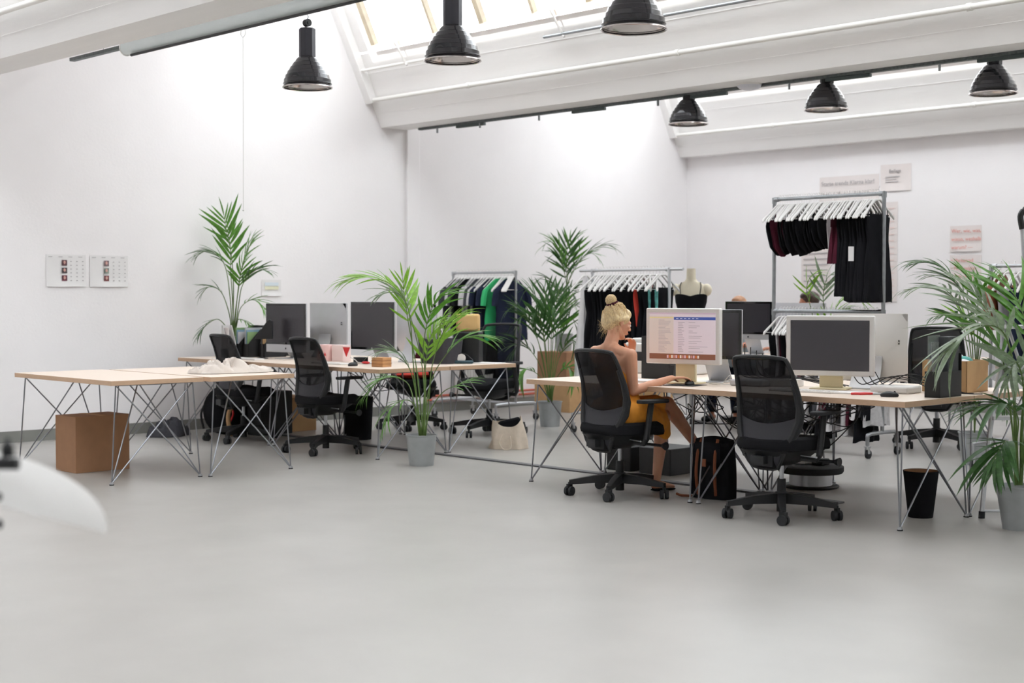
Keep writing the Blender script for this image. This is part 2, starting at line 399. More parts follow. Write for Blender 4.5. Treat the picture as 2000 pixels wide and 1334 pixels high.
# ------------------------------------------------------------------ projector screen
t = thing('projector_screen', 'rolled-up projector screen in a long white tube case under the ceiling', 'projector screen', (-10.5, 5.75, 3.235))
MB().cyl((0, 0, .07), (4.2, 0, .07), .062, n=18).build('screen_case', mat('screen_case_grey', (206, 212, 212), .45, noise=.02), t)
for x in (-.008, 4.2): MB().cyl((x, 0, .07), (x+.012, 0, .07), .066, n=18).build('end_cap', m_whitep, t)
MB().cyl((.12, -.03, -.004), (4.15, -.03, -.004), .011, n=8).build('bottom_bar', m_blackp, t)
MB().box((.09, 0, .15), (.07, .04, .035)).build('bracket', m_galv, t)
b = MB(); b.tube([(1.70+.03*cos(a), -.03, -.035+.03*sin(a)) for a in [i*2*pi/14 for i in range(15)]], .0025, 5)
b.cyl((1.70, -.03, -.06), (1.69, -.03, -1.27), .0022, n=5).sph((1.69, -.03, -1.28), .007, 8, 6); b.build('pull_cord', m_wcable, t)

# ------------------------------------------------------------------ cable tray on the middle beam with its lamps
t = thing('cable_tray', 'dark perforated cable tray along the underside of the middle beam', 'cable tray', (0, 10.50, 3.20))
b = MB(); b.box((-2.9, 0, 0), (19.4, .05, .012)).box((-2.9, -.025, .01), (19.4, .004, .03)).box((-2.9, .025, .01), (19.4, .004, .03)); b.build('tray', mat('tray_dark_steel', (92, 98, 98), .5, .6, noise=.3, nscale=40), t)
for x in (-12.3, -11.6, -10.7, -9.1, -7.6, -6.15, -4.4): MB().cyl((x, 0, -.06), (x, 0, .02), .012, n=6).build('hanger_bolt', m_galv, t)
for x in (-11.75, -10.0, -8.5, -7.0, -5.6): MB().box((x, 0, -.022), (.42, .035, .028), .06).build('lamp_ballast', mat('dark_ballast', (66, 76, 76), .5), t)
def shade(b, z0, h=.225):
    pr = [(.058, h), (.070, h*.97)]
    N = 7
    for i in range(N):
        u = i/N; z = h*.95*(1-u)
        r = .072 + (.178-.072)*math.sin(u*pi/2*.98)**.95
        pr += [(r, z), (r+.007, z-.004)]
    pr += [(.170, .012), (.182, .006), (.184, 0)]
    b.lathe([(r, z+z0) for r, z in pr], 36)
def make_lamp(full):
    t = thing('pendant_lamp', 'x', 'ceiling lamp', (0,0,0), 0, 'black industrial ceiling lamps')
    b = MB(); shade(b, 0); b.build('lamp_shade', m_lampb, t, ang=22)
    b = MB(); b.lathe([(.055, .215), (.10, .17), (.14, .1), (.160, .03), (.172, .012), (.181, .003)], 36); b.build('reflector', m_lampi, t)
    b = MB(); b.lathe([(.176, .006), (.186, .003), (.187, -.004), (.182, -.006), (.176, -.002)], 36); b.build('rim', m_lampi, t)
    if full:
        b = MB(); b.lathe([(0, .435), (.055, .435), (.062, .428), (.062, .22), (0, .22)], 8); b.build('gear_housing', mat('housing_black', (58, 58, 66), .5), t)
        p = MB().cyl((-.02, 0, .475), (.02, 0, .475), .028, n=14).cyl((-.012, 0, .475), (.026, 0, .475), .012, n=8).build('pulley', m_blackp, t)
        MB().tube([(0, 0, .50), (0, .012, .52), (0, 0, .545), (0, -.01, .53)], .004, 5).build('hook', m_galv, p)
        MB().cyl((0, 0, .54), (0, 0, .62), .0025, n=5).build('suspension_cable', m_cable, t)
    else:
        MB().cyl((0, 0, .215), (0, 0, .262), .052, n=10).box((.035, 0, .24), (.05, .05, .04)).build('gear_housing', m_blackp, t)
    return t
LA = make_lamp(True)
rows = [(LA, -8.93, 6.36, 2.893, 'black ribbed pendant lamp nearest the left wall, hanging from a pulley below the screen case'),
        (None, -7.29, 6.355, 2.90, 'black ribbed pendant lamp between the pulley lamp and the one at top centre'),
        (None, -5.60, 6.25, 2.87, 'large black ribbed pendant lamp at the top edge, third in the near row')]
for i, (o, x, y, z, lab) in enumerate(rows):
    o = o or copy_tree(LA); o.location = (x, y, z); o['label'] = lab
    if i: o.scale = (1.02, 1.02, 1.02)
LB = make_lamp(False)
for i, (x, y, z, lab) in enumerate([(-8.73, 10.50, 2.936, 'smaller black lamp under the cable tray, left of the round ceiling light'),
                      (-7.26, 10.56, 2.938, 'black lamp under the cable tray right of the round ceiling light'),
                      (-5.76, 10.64, 2.935, 'black lamp under the cable tray at the right edge of the picture')]):
    o = LB if i == 0 else copy_tree(LB); o.location = (x, y, z); o['label'] = lab
t = thing('flush_light', 'round white flush light under the middle beam between two black lamps', 'ceiling light', (-7.97, 10.42, 3.22))
b = MB(); b.lathe([(0, -.055), (.05, -.053), (.09, -.04), (.108, -.02), (.11, -.012)], 24); b.build('diffuser', mat('opal_glass', (214, 214, 222), .4), t)
b = MB(); b.lathe([(.112, -.016), (.114, 0), (.0, 0)], 24); b.build('mount_ring', m_whitep, t)
# supply rail over the near lamps
t = thing('cable_tray', 'dark conduit carrying the near row of lamps, hidden behind the screen case', 'cable tray', (0, 6.34, 3.52))
MB().box((-2.9, 0, 0), (19.4, .05, .03)).build('tray', MATS['tray_dark_steel'], t)
b = MB()
for x in (-12, -10, -8, -6, -4, -2, 0, 3, 6): b.cyl((x, 0, .0), (x, 0, .62), .004, n=5)
b.build('hanger_rod', m_galv, t)['kind'] = 'stuff'

# ------------------------------------------------------------------ floor channel, wall papers, radiator
tag(MB().box((-8.6, 8.06, .006), (6.4, .07, .012)).build('cable_channel', mat('dark_channel', (92, 92, 96), .5, noise=.05), bevel=.003), 'dark grey cable channel lying across the floor between the desk groups', 'cable channel')
def sheet(name, label, c, w, h, m, wall, group=None, bend=.012, cat='paper'):
    # wall 'L' : plane x=XW ; 'B' : plane y=YB
    if wall == 'L': t = thing(name, label, cat, (XW+.002, c[0], c[1]), pi/2, group)
    else: t = thing(name, label, cat, (c[0], YB-.002, c[1]), 0, group)
    b = MB(); s = 1
    b.grid(lambda u, v: ((u-.5)*w, -.002 - bend*max(0, .25-v)*4*(.4+.6*sin(u*pi)), (v-.5)*h), 8, 8, .0008)
    b.build('sheet', m, t); return t
# left wall: local x runs along +y after the turn by 90 deg, room is at local -y
for c, cols, lab in (((6.40, 1.585), 3, 'white staff sheet with three dark portrait photos, left of two on the left wall'),
                     ((6.84, 1.585), 2, 'white staff sheet with three lighter portrait photos, right of two on the left wall')):
    t = sheet('staff_sheet', lab, c, .40, .30, m_paper, 'L', 'printed sheets on the left wall')
    pc = [(96, 60, 66), (70, 60, 62), (110, 50, 66)] if cols == 3 else [(120, 100, 104), (130, 140, 130), (124, 70, 72)]
    for j, rgb in enumerate(pc):
        ph = MB().box((-.02 if cols == 3 else -.03, -.009, .075-.072*j), (.052, .001, .052)).build('portrait_photo', mat('photo_%d_%d' % (cols, j), rgb, .6, noise=.5, nscale=30), t)
        MB().sph((-.02 if cols == 3 else -.03, -.010, .078-.072*j), (.012, .0008, .016), 10, 6).build('face', mat('photo_face', (206, 160, 150), .7), ph)
    b = MB()
    for j in range(6):
        for i in range(3):
            b.box((.045+.06*i, -.0095, .088-.036*j), (.014, .0006, .007))
    for i in range(4): b.box((-.16+.1*i, -.0095, .13), (.04, .0006, .005))
    b.build('printed_marks', m_ink, t)['kind'] = 'stuff'
t = sheet('colour_note', 'white note with blue and yellow bars on the left wall behind the tall palm', (8.70, 1.43), .24, .17, m_paper, 'L')
MB().box((0, -.008, .04), (.17, .001, .035)).build('blue_bar', mat('blue_print', (212, 222, 230), .8), t)
MB().box((0, -.008, .0), (.17, .001, .035)).build('yellow_bar', mat('yellow_print', (228, 226, 198), .8), t)
t = sheet('poster', 'wide pale poster with two lines of grey lettering above the tall clothes rack', (-10.29, 2.66), .86, .34, m_pinkp, 'B', 'paper posters on the back wall')
text('Starte trends', .075, m_ink, parent=t, loc=(-.40, -.012, .06)); text('Klarna klar!', .075, m_ink, parent=t, loc=(.02, -.012, .06))
text('Rethink, Reduce, Rebuild', .068, m_inkd, parent=t, loc=(-.40, -.012, -.075))
t = sheet('poster', 'small pinkish poster with a handwritten title above the right end of the tall rack', (-9.63, 2.77), .42, .32, m_pinkp, 'B', 'paper posters on the back wall')
text('Beilage', .06, m_inkd, parent=t, loc=(-.09, -.012, .06))
b = MB()
for j, w in enumerate((.2, .15, .18)): b.box((-.14+w/2, -.009, .01-.03*j), (w, .001, .008))
b.build('printed_lines', m_ink, t)['kind'] = 'stuff'
t = sheet('poster', 'pinkish poster asking Wer, wie, was in red lettering', (-8.70, 2.01), .40, .30, m_pinkp, 'B', 'paper posters on the back wall')
for j, s_ in enumerate(('Wer, wie, was,', 'wieso, weshalb', 'warum? \u2014')): text(s_, .062, m_inkr, parent=t, loc=(-.175, -.016, .07-.095*j))
t = sheet('poster', 'pinkish poster with a bulleted list in red, under the Wer, wie, was poster', (-8.70, 1.66), .40, .32, m_pinkp, 'B', 'paper posters on the back wall')
for j, s_ in enumerate(('\u2022 Markenrad', '\u2022 Personalplan', '\u2022 Videoworkshop')): text(s_, .056, m_inkr, parent=t, loc=(-.175, -.016, .08-.092*j))
t = sheet('poster', 'tall narrow pink poster half hidden behind the right pole of the tall rack', (-9.78, 1.88), .36, 1.20, m_pinkp, 'B', 'paper posters on the back wall')
b = MB()
for j in range(14): b.box((.08, -.009, .52-.078*j), (.12, .001, .008))
b.build('printed_lines', mat('faint_red_ink', (222, 196, 190), .9), t)['kind'] = 'stuff'
t = sheet('poster', 'pale printed poster seen through the tall rack under its hanging tops', (-10.77, 1.66), .44, .60, m_pinkp, 'B', 'paper posters on the back wall')
b = MB()
for j in range(7): b.box((0, -.009, .22-.07*j), (.36, .001, .012))
b.build('printed_lines', m_ink, t)['kind'] = 'stuff'
t = thing('radiator', 'white ribbed radiator low on the left wall behind the far mesh chair', 'radiator', (XW+.06, 11.72, .0))
MB().box((0, 0, .34), (.05, .98, .40)).build('panel', m_whitep, t, bevel=.006)
for i in range(22): MB().box((.03, -.46+.0438*i, .34), (.012, .018, .37)).build('fin', m_whitep, t)
for i, z in enumerate((.19, .145)):
    rod('heating_pipe', ('upper' if i == 0 else 'lower')+' red heating pipe running along the foot of the left wall', 'pipe', (XW+.04, 10.8, z), (XW+.04, YB-.1, z), .014, m_copper)

# ------------------------------------------------------------------ desks
T = .746
def make_desk(L=1.56, D=.775):
    t = thing('desk', 'x', 'desk')
    b = MB(); b.bb((0, 0, T-.034), (L, D, T)); b.m = [1, 0, 1, 1, 1, 1]   # bottom, top, sides
    b.build('tabletop', [m_lam, m_ply], t, bevel=.0015)
    zt = T-.036
    for ex in (0, 1):
        for ey in (0, 1):
            sx = 1-2*ex; sy = 1-2*ey; X0 = ex*L; Yc = ey*D
            F = (X0+sx*.035, Yc+sy*.015, .012); A = (X0+sx*.055, Yc+sy*.065, zt); B = (X0+sx*.055, D-Yc-sy*.065, zt); M = (X0+sx*.30, D/2, zt)
            b = MB(); b.tube([F, A], .0054, 6); b.tube([F, B], .0054, 6); b.tube([F, M], .0054, 6)
            b.tube([A, (X0+sx*.055, D/2, zt-.003), M], .005, 6)
            g = b.build('leg', m_rod, t)
            f = MB(); f.cyl((F[0], F[1], .006), (F[0], F[1], .022), .016, .013, n=12); f.mi = 1; f.cyl((F[0], F[1], 0), (F[0], F[1], .007), .017, n=12)
            f.build('foot', [m_chrome, m_rubber], g)
    return t
D0 = make_desk()
G = 'pale wood desks on crossed steel rod legs'
dl = [(-6.07, 7.36, 1.56, 'front right desk of the near group, with the white-framed dark monitor and the file box'),
      (-7.63, 7.36, 1.56, 'front desk where the woman in orange works at the lit monitor'),
      (-6.07, 8.142, 1.56, 'rear right desk of the near group, backing the dark monitor'),
      (-7.63, 8.142, 1.56, 'rear left desk of the near group behind the woman'),
      (-11.02, 7.42, 1.58, 'middle-left group desk with the pink boxes and wide black monitor'),
      (-12.60, 7.42, 1.58, 'desk touching the left wall in front of the tall palm and letter trays'),
      (-11.02, 8.20, 1.58, 'rear desk of the left group holding the black basket and tape dispenser'),
      (-12.60, 8.20, 1.58, 'rear desk of the left group against the left wall'),
      (-11.02, 5.035, 1.56, 'nearest empty desk on the left, above the big cardboard box'),
      (-10.96, 5.815, 1.55, 'left desk with the crumpled white cloth on it')]
for i, (x, y, L, lab) in enumerate(dl):
    o = D0 if i == 0 else copy_tree(D0); o.location = (x, y, 0); o['label'] = lab; o.scale = (L/1.56, .97 if i in (8, 9) else 1, 1); o['group'] = G
# far row of desks
for i, (x, y, lab) in enumerate([(-7.60, 12.40, 'far desk at the right behind the black swivel chair'), (-6.04, 12.40, 'far desk at the right edge behind the plants'),
                 (-10.4, 11.7, 'far desk where two people sit behind screens'), (-8.80, 11.72, 'far desk behind the tall clothes rack')]):
    o = copy_tree(D0); o.location = (x, y, 0); o['label'] = lab; o['group'] = G

# ------------------------------------------------------------------ office chairs
def make_chair(seatm=None):
    seatm = seatm or m_blackf
    t = thing('office_chair', 'x', 'chair', group='black mesh office chairs')
    b = MB(); b.cyl((0,0,.035), (0,0,.235), .030, .027, n=16); b.cyl((0,0,.09), (0,0,.155), .045, .038, n=16)
    for k in range(5):
        a = radians(18+72*k); dx, dy = cos(a), sin(a); px, py = -dy, dx
        vs = []
        for s_, w, z0, z1 in ((.02, .026, .085, .150), (.18, .021, .085, .135), (.345, .016, .075, .105)):
            for sw, z in ((-1, z0), (1, z0), (1, z1), (-1, z1)): vs.append((dx*s_+px*w*sw, dy*s_+py*w*sw, z))
        fs = [(3,2,1,0), (8,9,10,11)] + [(j*4+i, j*4+(i+1) % 4, j*4+4+(i+1) % 4, j*4+4+i) for j in range(2) for i in range(4)]
        b.add(vs, fs)
    b.build('star_base', m_blackp, t)
    for k in range(5):
        a = radians(18+72*k); c = Vector((cos(a)*.342, sin(a)*.342, .031)); w = random.uniform(0, pi); ax = Vector((cos(w), sin(w), 0))
        g = MB().cyl(c+Vector((0,0,.01)), c+Vector((0,0,.06)), .010, n=8).box(c+Vector((0,0,.034)), (.05, .016, .03), w+pi/2).build('caster', m_blackp, t)
        MB().cyl(c+ax*.008, c+ax*.026, .031, n=16).cyl(c-ax*.026, c-ax*.008, .031, n=16).build('wheel', m_rubber, g)
    MB().cyl((0,0,.23), (0,0,.36), .0135, n=14).build('gas_lift', m_chrome, t)
    # under-seat shell and mechanism
    def pan(u, v):
        a = 2*pi*u; r = v
        x = .215*r*math.copysign(abs(cos(a))**.7, cos(a)); y = .235*r*math.copysign(abs(sin(a))**.7, sin(a))
        return (x, y-.01, .425-.105*(1-r**2.6)*(1-.35*max(0, y)/.235))
    b = MB(); b.grid(pan, 28, 8); b.box((0, -.06, .36), (.12, .22, .07)); b.box((0, -.18, .37), (.09, .16, .05))
    b.build('seat_shell', m_blackp, t)
    def cush(b):
        n = 30; rings = [(.86, .422), (.98, .432), (1.0, .455), (.97, .482), (.86, .497), (.5, .500), (.02, .494)]
        vs = []
        for sc, z in rings:
            for k in range(n):
                a = 2*pi*k/n
                x = .245*sc*math.copysign(abs(cos(a))**.55, cos(a)); y = .245*sc*math.copysign(abs(sin(a))**.55, sin(a))
                dz = -.03*max(0, y/.245-.55)*2 + (.012 if abs(x) > .16 and z > .47 else 0)
                vs.append((x, y+.02, z+dz))
        fs = [(j*n+k, j*n+(k+1) % n, (j+1)*n+(k+1) % n, (j+1)*n+k) for j in range(len(rings)-1) for k in range(n)]
        fs += [tuple(range(n-1, -1, -1)), tuple(range((len(rings)-1)*n, len(rings)*n))]
        b.add(vs, fs); return b
    cush(MB()).build('seat', seatm, t)
    # back: outline half-width and depth by height
    Z = [.315, .36, .42, .49, .56, .65, .76, .88, .96, .985]
    HW = [.082, .118, .146, .188, .222, .231, .219, .204, .193, .178]
    YY = [-.165, -.200, -.208, -.196, -.178, -.172, -.190, -.228, -.262, -.274]
    def interp(arr, z):
        for i in range(len(Z)-1):
            if z <= Z[i+1]:
                k = (z-Z[i])/(Z[i+1]-Z[i]); return arr[i]*(1-k)+arr[i+1]*k
        return arr[-1]
    def bp(x, z, off=0): 
        return Vector((x, interp(YY, z) + .9*x*x - off, z))
    def surf(z0, z1, fr, off):
        def fn(u, v):
            z = z0+(z1-z0)*v; return bp((2*u-1)*interp(HW, z)*fr, z, off)
        return fn
    MB().grid(surf(.48, .975, .97, 0), 14, 22, .004).build('mesh_panel', m_mesh, t)
    def lum(u, v):
        x = (2*u-1); zb = .325; 
        z = zb+(.585-zb+.05*abs(x)**2)*v
        return bp(x*interp(HW, z)*.97, z, .006)
    MB().grid(lum, 14, 14, .014).build('lumbar_shell', m_lumb, t)
    pts = []
    zs = [.32+.655*i/22 for i in range(23)]
    L_ = [bp(-interp(HW, z), z) for z in zs]; R_ = [bp(interp(HW, z), z) for z in reversed(zs)]
    top = [bp(-interp(HW, .975)*q, .990-.012*abs(q)**3) for q in (.9, .6, .3, 0, -.3, -.6, -.9)]
    bot = [bp(interp(HW, .32)*q, .312) for q in (.5, 0, -.5)]
    loop = L_+top+R_+bot+[L_[0]]
    b = MB(); b.tube(loop, .0125, 8, caps=False)
    for sg in (-1, 1):      # flared side blades lower down
        b.tube([bp(sg*interp(HW, z)*.93, z, .004) for z in (.40, .46, .52, .60, .68, .77, .86)], [.012, .020, .024, .022, .017, .013, .010], 8)
    b.box((0, -.19, .375), (.16, .05, .09)); b.build('back_frame', m_blackp, t)
    for sg in (-1, 1):
        b = MB(); b.tube([(sg*.10, -.02, .375), (sg*.262, -.02, .372), (sg*.278, -.015, .40), (sg*.278, .02, .63)], [.016, .018, .021, .016], 8)
        b.tube([(sg*.278, -.005, .45), (sg*.278, .03, .64)], .020, 8)
        a = b.build('armrest', m_blackp, t)
        MB().prism([(x*.045, y*.125) for x, y in ((-.6,-1),(.6,-1),(1,-.7),(1,.75),(.6,1),(-.6,1),(-1,.75),(-1,-.7))], .024, Matrix.Translation((sg*.278, .045, .640))).build('arm_pad', m_rubber, a, bevel=.006)
    MB().cyl((.10, .10, .355), (.315, .10, .355), .010, n=8).cyl((.315, .10, .355), (.345, .10, .355), .016, .028, n=16).build('tension_knob', m_blackp, t)
    MB().cyl((.10, -.07, .40), (.30, -.09, .395), .004, n=6).sph((.305, -.09, .395), .006, 8, 6).build('tilt_lever', m_chrome, t)
    return t
CH = make_chair()
chairs = [(-5.33, 7.31, 2, 'empty black mesh chair in front of the dark white-framed monitor, nearest chair on the right'),
          (-6.665, 7.31, -6, 'black mesh chair in which the woman in the orange dress sits'),
          (-10.24, 7.47, 0, 'black mesh chair beside the crumpled white cloth, in front of the pink boxes'),
          (-11.57, 7.50, -4, 'black mesh chair nearest the left wall, behind the crumpled cloth')]
for i, (x, y, a, lab) in enumerate(chairs):
    o = CH if i == 0 else copy_tree(CH); o.location = (x, y, 0); o.rotation_euler = (0, 0, radians(a)); o['label'] = lab
o = copy_tree(CH); o.location = (-6.86, 11.72, 0); o.rotation_euler = (0, 0, radians(28)); o.scale = (1.08, 1.08, 1.08); o['label'] = 'black swivel chair at the far right desk, partly hidden by the black file box'

# ------------------------------------------------------------------ palms
def make_leaflet_mesh(name, m, w=1.0, droop=.18, seed=0):
    # unit length leaflet along +X, width along Y, arching down in Z
    n = 6; vs = []; fs = []
    for i in range(n+1):
        u = i/n; ww = w*.5*(sin(pi*min(1, (u*.93+.07)))**.75)*(1-.25*u)
        z = -droop*u*u
        vs += [(u, -ww, z+.35*ww), (u, 0, z), (u, ww, z+.35*ww)]
    for i in range(n):
        a = i*3; fs += [(a, a+3, a+4, a+1), (a+1, a+4, a+5, a+2)]
    me = bpy.data.meshes.new(name); me.from_pydata(vs, [], fs); me.materials.append(m)
    me.polygons.foreach_set('use_smooth', [True]*len(fs)); me.update(); return me
LEAF = {}
def leafmesh(m, k):
    key = (m.name, k)
    if key not in LEAF: LEAF[key] = make_leaflet_mesh('leaflet', m, .115, [.14, .30, .48][k])
    return LEAF[key]
def palm(root, fronds, m, sc, single=True, seed=1):
    """fronds: list of (pts, s0, leaf_len, nleaf[, mat]) ; pts are (right, height, away) in metres about the pot"""
    rnd = random.Random(seed)
    for fr in fronds:
        pts, s0, ll, nl = fr[:4]; s0 = s0+(1-s0)*.26; nl = max(5, int(nl*.8)); mm = fr[4] if len(fr) > 4 else m
        P = smooth_path([RV*p[0] + FV*(p[2] if len(p) > 2 else 0) + Vector((0, 0, p[1])) for p in pts], 8)
        k = len(P); rr = [.0055*(1-.8*i/(k-1))*sc + .0008 for i in range(k)]
        f = MB().tube(P, rr, 5).build('frond', m_stem, root)
        # cumulative length
        cl = [0]
        for i in range(1, k): cl.append(cl[-1]+(P[i]-P[i-1]).length)
        jb = None if single else MB()
        for i in range(nl):
            for sd in ((-1, 1) if i < nl-1 else (0,)):
                u = i/(nl-1); s = (s0+(1-s0)*u)*cl[-1]
                j = max(q for q in range(k) if cl[q] <= s+1e-9); j = min(j, k-2)
                t = (s-cl[j])/max(1e-6, cl[j+1]-cl[j]); p = P[j].lerp(P[j+1], t); d = (P[j+1]-P[j]).normalized()
                side = d.cross(Vector((0, 0, 1)))
                if side.length < .25: side = d.cross(FV)
                side.normalize(); up = side.cross(d).normalized()
                env = (.55+.45*sin(pi*min(1, u*1.15+.12)))*(1 if u < .85 else .8)
                L = ll*env*rnd.uniform(.85, 1.12)
                ang = radians(38-20*u+rnd.uniform(-7, 7))
                x = (d*cos(ang) + side*(sd*sin(ang)) + up*rnd.uniform(.05, .32) - Vector((0, 0, .12+.15*u))).normalized()
                y = (up.cross(x)).normalized(); z = x.cross(y)
                M = Matrix((x*L, y*L*rnd.uniform(.9, 1.2)*(.30/ll if ll > .30 else 1)*(1.3 if sc > 1 else 1), z*L)).transposed().to_4x4(); M.translation = p
                me = leafmesh(mm, rnd.choice((0, 1, 1, 2)))
                if single:
                    o = bpy.data.objects.new('leaflet', me); C.objects.link(o); o.parent = f; o.matrix_local = M
                else:
                    jb.add([v.co for v in me.vertices], [tuple(q.vertices) for q in me.polygons], M)
        if not single: jb.build('leaflets', mm, f)['kind'] = 'stuff'
def pot(name, label, x, y, z, h, rt, rb, m, ribs=False, group='palms in metal pots'):
    t = thing(name, label, 'plant', (x, y, z), 0, group)
    b = MB()
    n = 48 if ribs else 28
    prof = [(.001, .0), (rb, 0), (rb, .008), (rt*.985, h-.012), (rt+.004, h-.008), (rt+.005, h), (rt-.002, h), (rt-.006, h-.02), (rb*.95, .03)]
    b.lathe(prof, n)
    if ribs:
        b.v = [tuple(Vector((v[0]*(1+.018*((i % n) % 2)), v[1]*(1+.018*((i % n) % 2)), v[2]))) for i, v in enumerate(b.v)]
    b.build('pot', m, t)
    MB().lathe([(rt-.008, h-.035), (rt*.5, h-.025), (.001, h-.02)], 20).build('soil', m_soil, t)
    return t
def px(t0, d, h0y, lst):
    """turn photo-plane measurements (dx, dy in photo pixels about the pot foot, away in m) into metres"""
    return [((a)/2850*d, (b)/2850*d, (c[0] if c else 0)) for a, b, *c in lst]
def fr(d, lst, s0, ll, nl, *m): return (px(0, d, 0, lst), s0, ll, nl, *m)
# near centre palm
d = 11.65
t = pot('potted_palm', 'bright green palm in a zinc pot on the floor beside the left desks', -8.93, 7.45, 0, .245, .122, .098, m_zinc)
b0 = (0, 58)
F = [fr(d, [b0, (-14, 180, .0), (-24, 300), (-50, 345), (-100, 368), (-158, 358)], .60, .33, 15, m_leafl),
     fr(d, [(3, 58), (-10, 180, .1), (-28, 280, .15), (-36, 330, .2), (-40, 368, .2)], .62, .30, 11, m_leafl),
     fr(d, [(3, 58), (10, 160, -.1), (6, 240, -.1), (30, 320, -.2), (72, 345, -.3)], .52, .32, 14),
     fr(d, [(5, 58), (4, 150, .1), (-8, 230, .15), (-40, 330, .1), (-90, 330, 0)], .62, .28, 12, m_leafg),
     fr(d, [(6, 58), (10, 130, .1), (30, 190, .15), (80, 245, .2), (145, 250, .25)], .48, .32, 14),
     fr(d, [(8, 58), (16, 130, -.1), (24, 200, -.15), (50, 270, -.2), (90, 300, -.25)], .5, .33, 14, m_leafl),
     fr(d, [(-4, 58), (-8, 130, -.1), (-20, 190, -.15), (-50, 225, -.2), (-82, 222, -.25)], .52, .26, 12, m_leafg),
     fr(d, [(-4, 58), (-12, 110), (-30, 160, .1), (-75, 168, .1), (-118, 130, .1)], .42, .27, 13),
     fr(d, [(8, 58), (14, 100, .1), (40, 140, .1), (70, 155, .1), (110, 170, .2)], .5, .2, 9),
     fr(d, [(0, 58), (4, 130, .1), (6, 190, .15), (16, 250, .2), (40, 290, .3)], .45, .30, 12, m_leafl),
     fr(d, [(-2, 58), (-4, 100, -.1), (-20, 130, -.2), (-50, 120, -.3), (-70, 70, -.35)], .4, .2, 9)]
palm(t, F, m_leaf, 1, True, 3)
# tall palm on the far left desk
d = 14.55
t = pot('potted_palm', 'tall slim palm rising behind the letter trays against the left wall', -12.56, 8.02, T, .20, .11, .09, m_zinc)
F = [fr(d, [(0, 35), (2, 140), (-2, 200), (-10, 240), (-16, 276)], .72, .36, 9),
     fr(d, [(0, 35), (-4, 120, -.03), (-14, 180, -.05), (-40, 205, -.1), (-72, 195, -.1)], .55, .26, 12, m_leafd),
     fr(d, [(2, 35), (10, 120), (18, 170), (30, 205), (42, 232)], .62, .30, 11),
     fr(d, [(3, 35), (12, 100), (24, 140, -.1), (50, 168, -.15), (80, 165, -.2)], .5, .28, 12, m_leafd),
     fr(d, [(-2, 35), (-6, 80), (-20, 125, -.05), (-42, 135, -.1), (-58, 118, -.1)], .5, .22, 10, m_leafd),
     fr(d, [(3, 35), (8, 60), (20, 95, -.1), (46, 110, -.15), (72, 90, -.2)], .45, .24, 11),
     fr(d, [(-2, 35), (-8, 50), (-24, 72, -.1), (-44, 62, -.15), (-60, 40, -.2)], .4, .24, 10, m_leafd),
     fr(d, [(2, 35), (0, 110), (-4, 170, .02), (-4, 210, .02), (-8, 250)], .55, .30, 11),
     fr(d, [(2, 35), (5, 60), (16, 72, -.1), (34, 66, -.15), (50, 50, -.2)], .4, .16, 8),
     fr(d, [(0, 35), (6, 90), (12, 130), (20, 160, -.1), (30, 190, -.12)], .5, .28, 10)]
palm(t, F, m_leaf, 1, True, 5)
# bushy dark palm by the left wall, centre
d = 15.0
t = pot('potted_palm', 'bushy dark palm in a grey pot on the floor between the two low clothes racks', -10.66, 10.62, 0, .26, .125, .10, m_zinc)
F = []
rnd = random.Random(11)
for (tx, ty, aw) in ((-84, 226, -.1), (-50, 262, .1), (-14, 262, .1), (24, 258, .1), (44, 236, -.1), (-66, 196, -.3), (-62, 92, -.35), (50, 150, -.3), (46, 96, -.35), (-74, 142, -.2), (6, 226, -.25), (-34, 214, -.2), (54, 190, .1)):
    cx = tx*.35; cy = 48+(ty-48)*.62+26
    F.append(fr(d, [(rnd.uniform(-4, 4), 46), (cx*.4, 46+(cy-46)*.5, aw*.2), (cx, cy, aw*.5), (tx*.75, ty+(8 if ty > 200 else 22), aw*.8), (tx, ty, aw)], .48, .34, 11, m_leafd if rnd.random() < .7 else m_leaf))
palm(t, F, m_leafd, 1, True, 6)
# palm on the cartons
d = 16.8
t = pot('potted_palm', 'palm standing on stacked cartons behind the white hanging garment', -12.02, 12.2, .70, .20, .11, .09, m_zinc)
F = []
for (tx, ty, aw) in ((106, 206, -.1), (30, 226, .1), (2, 220, 0), (-44, 212, -.1), (-30, 190, .1), (70, 190, .1)):
    F.append(fr(d, [(0, 36), (4, 90, 0), (6, 128, 0), (6+tx*.30, 128+(ty-128)*.75, aw*.4), (6+tx*.68, ty+4, aw*.7), (tx, ty-6, aw)], .46, .30, 11, m_leaf if len(F) % 2 else m_leafd))
for (tx, ty, aw) in ((-62, 140, -.1), (52, 130, -.2), (-56, 96, -.2), (40, 84, -.1), (-20, 120, .1), (24, 112, .1)):
    F.append(fr(d, [(0, 36), (tx*.08, 60, 0), (tx*.2, 36+(ty-36)*.8, aw*.3), (tx*.6, ty+6, aw*.7), (tx, ty-8, aw)], .42, .22, 10, m_leafd))
palm(t, F, m_leafd, 1, True, 8)
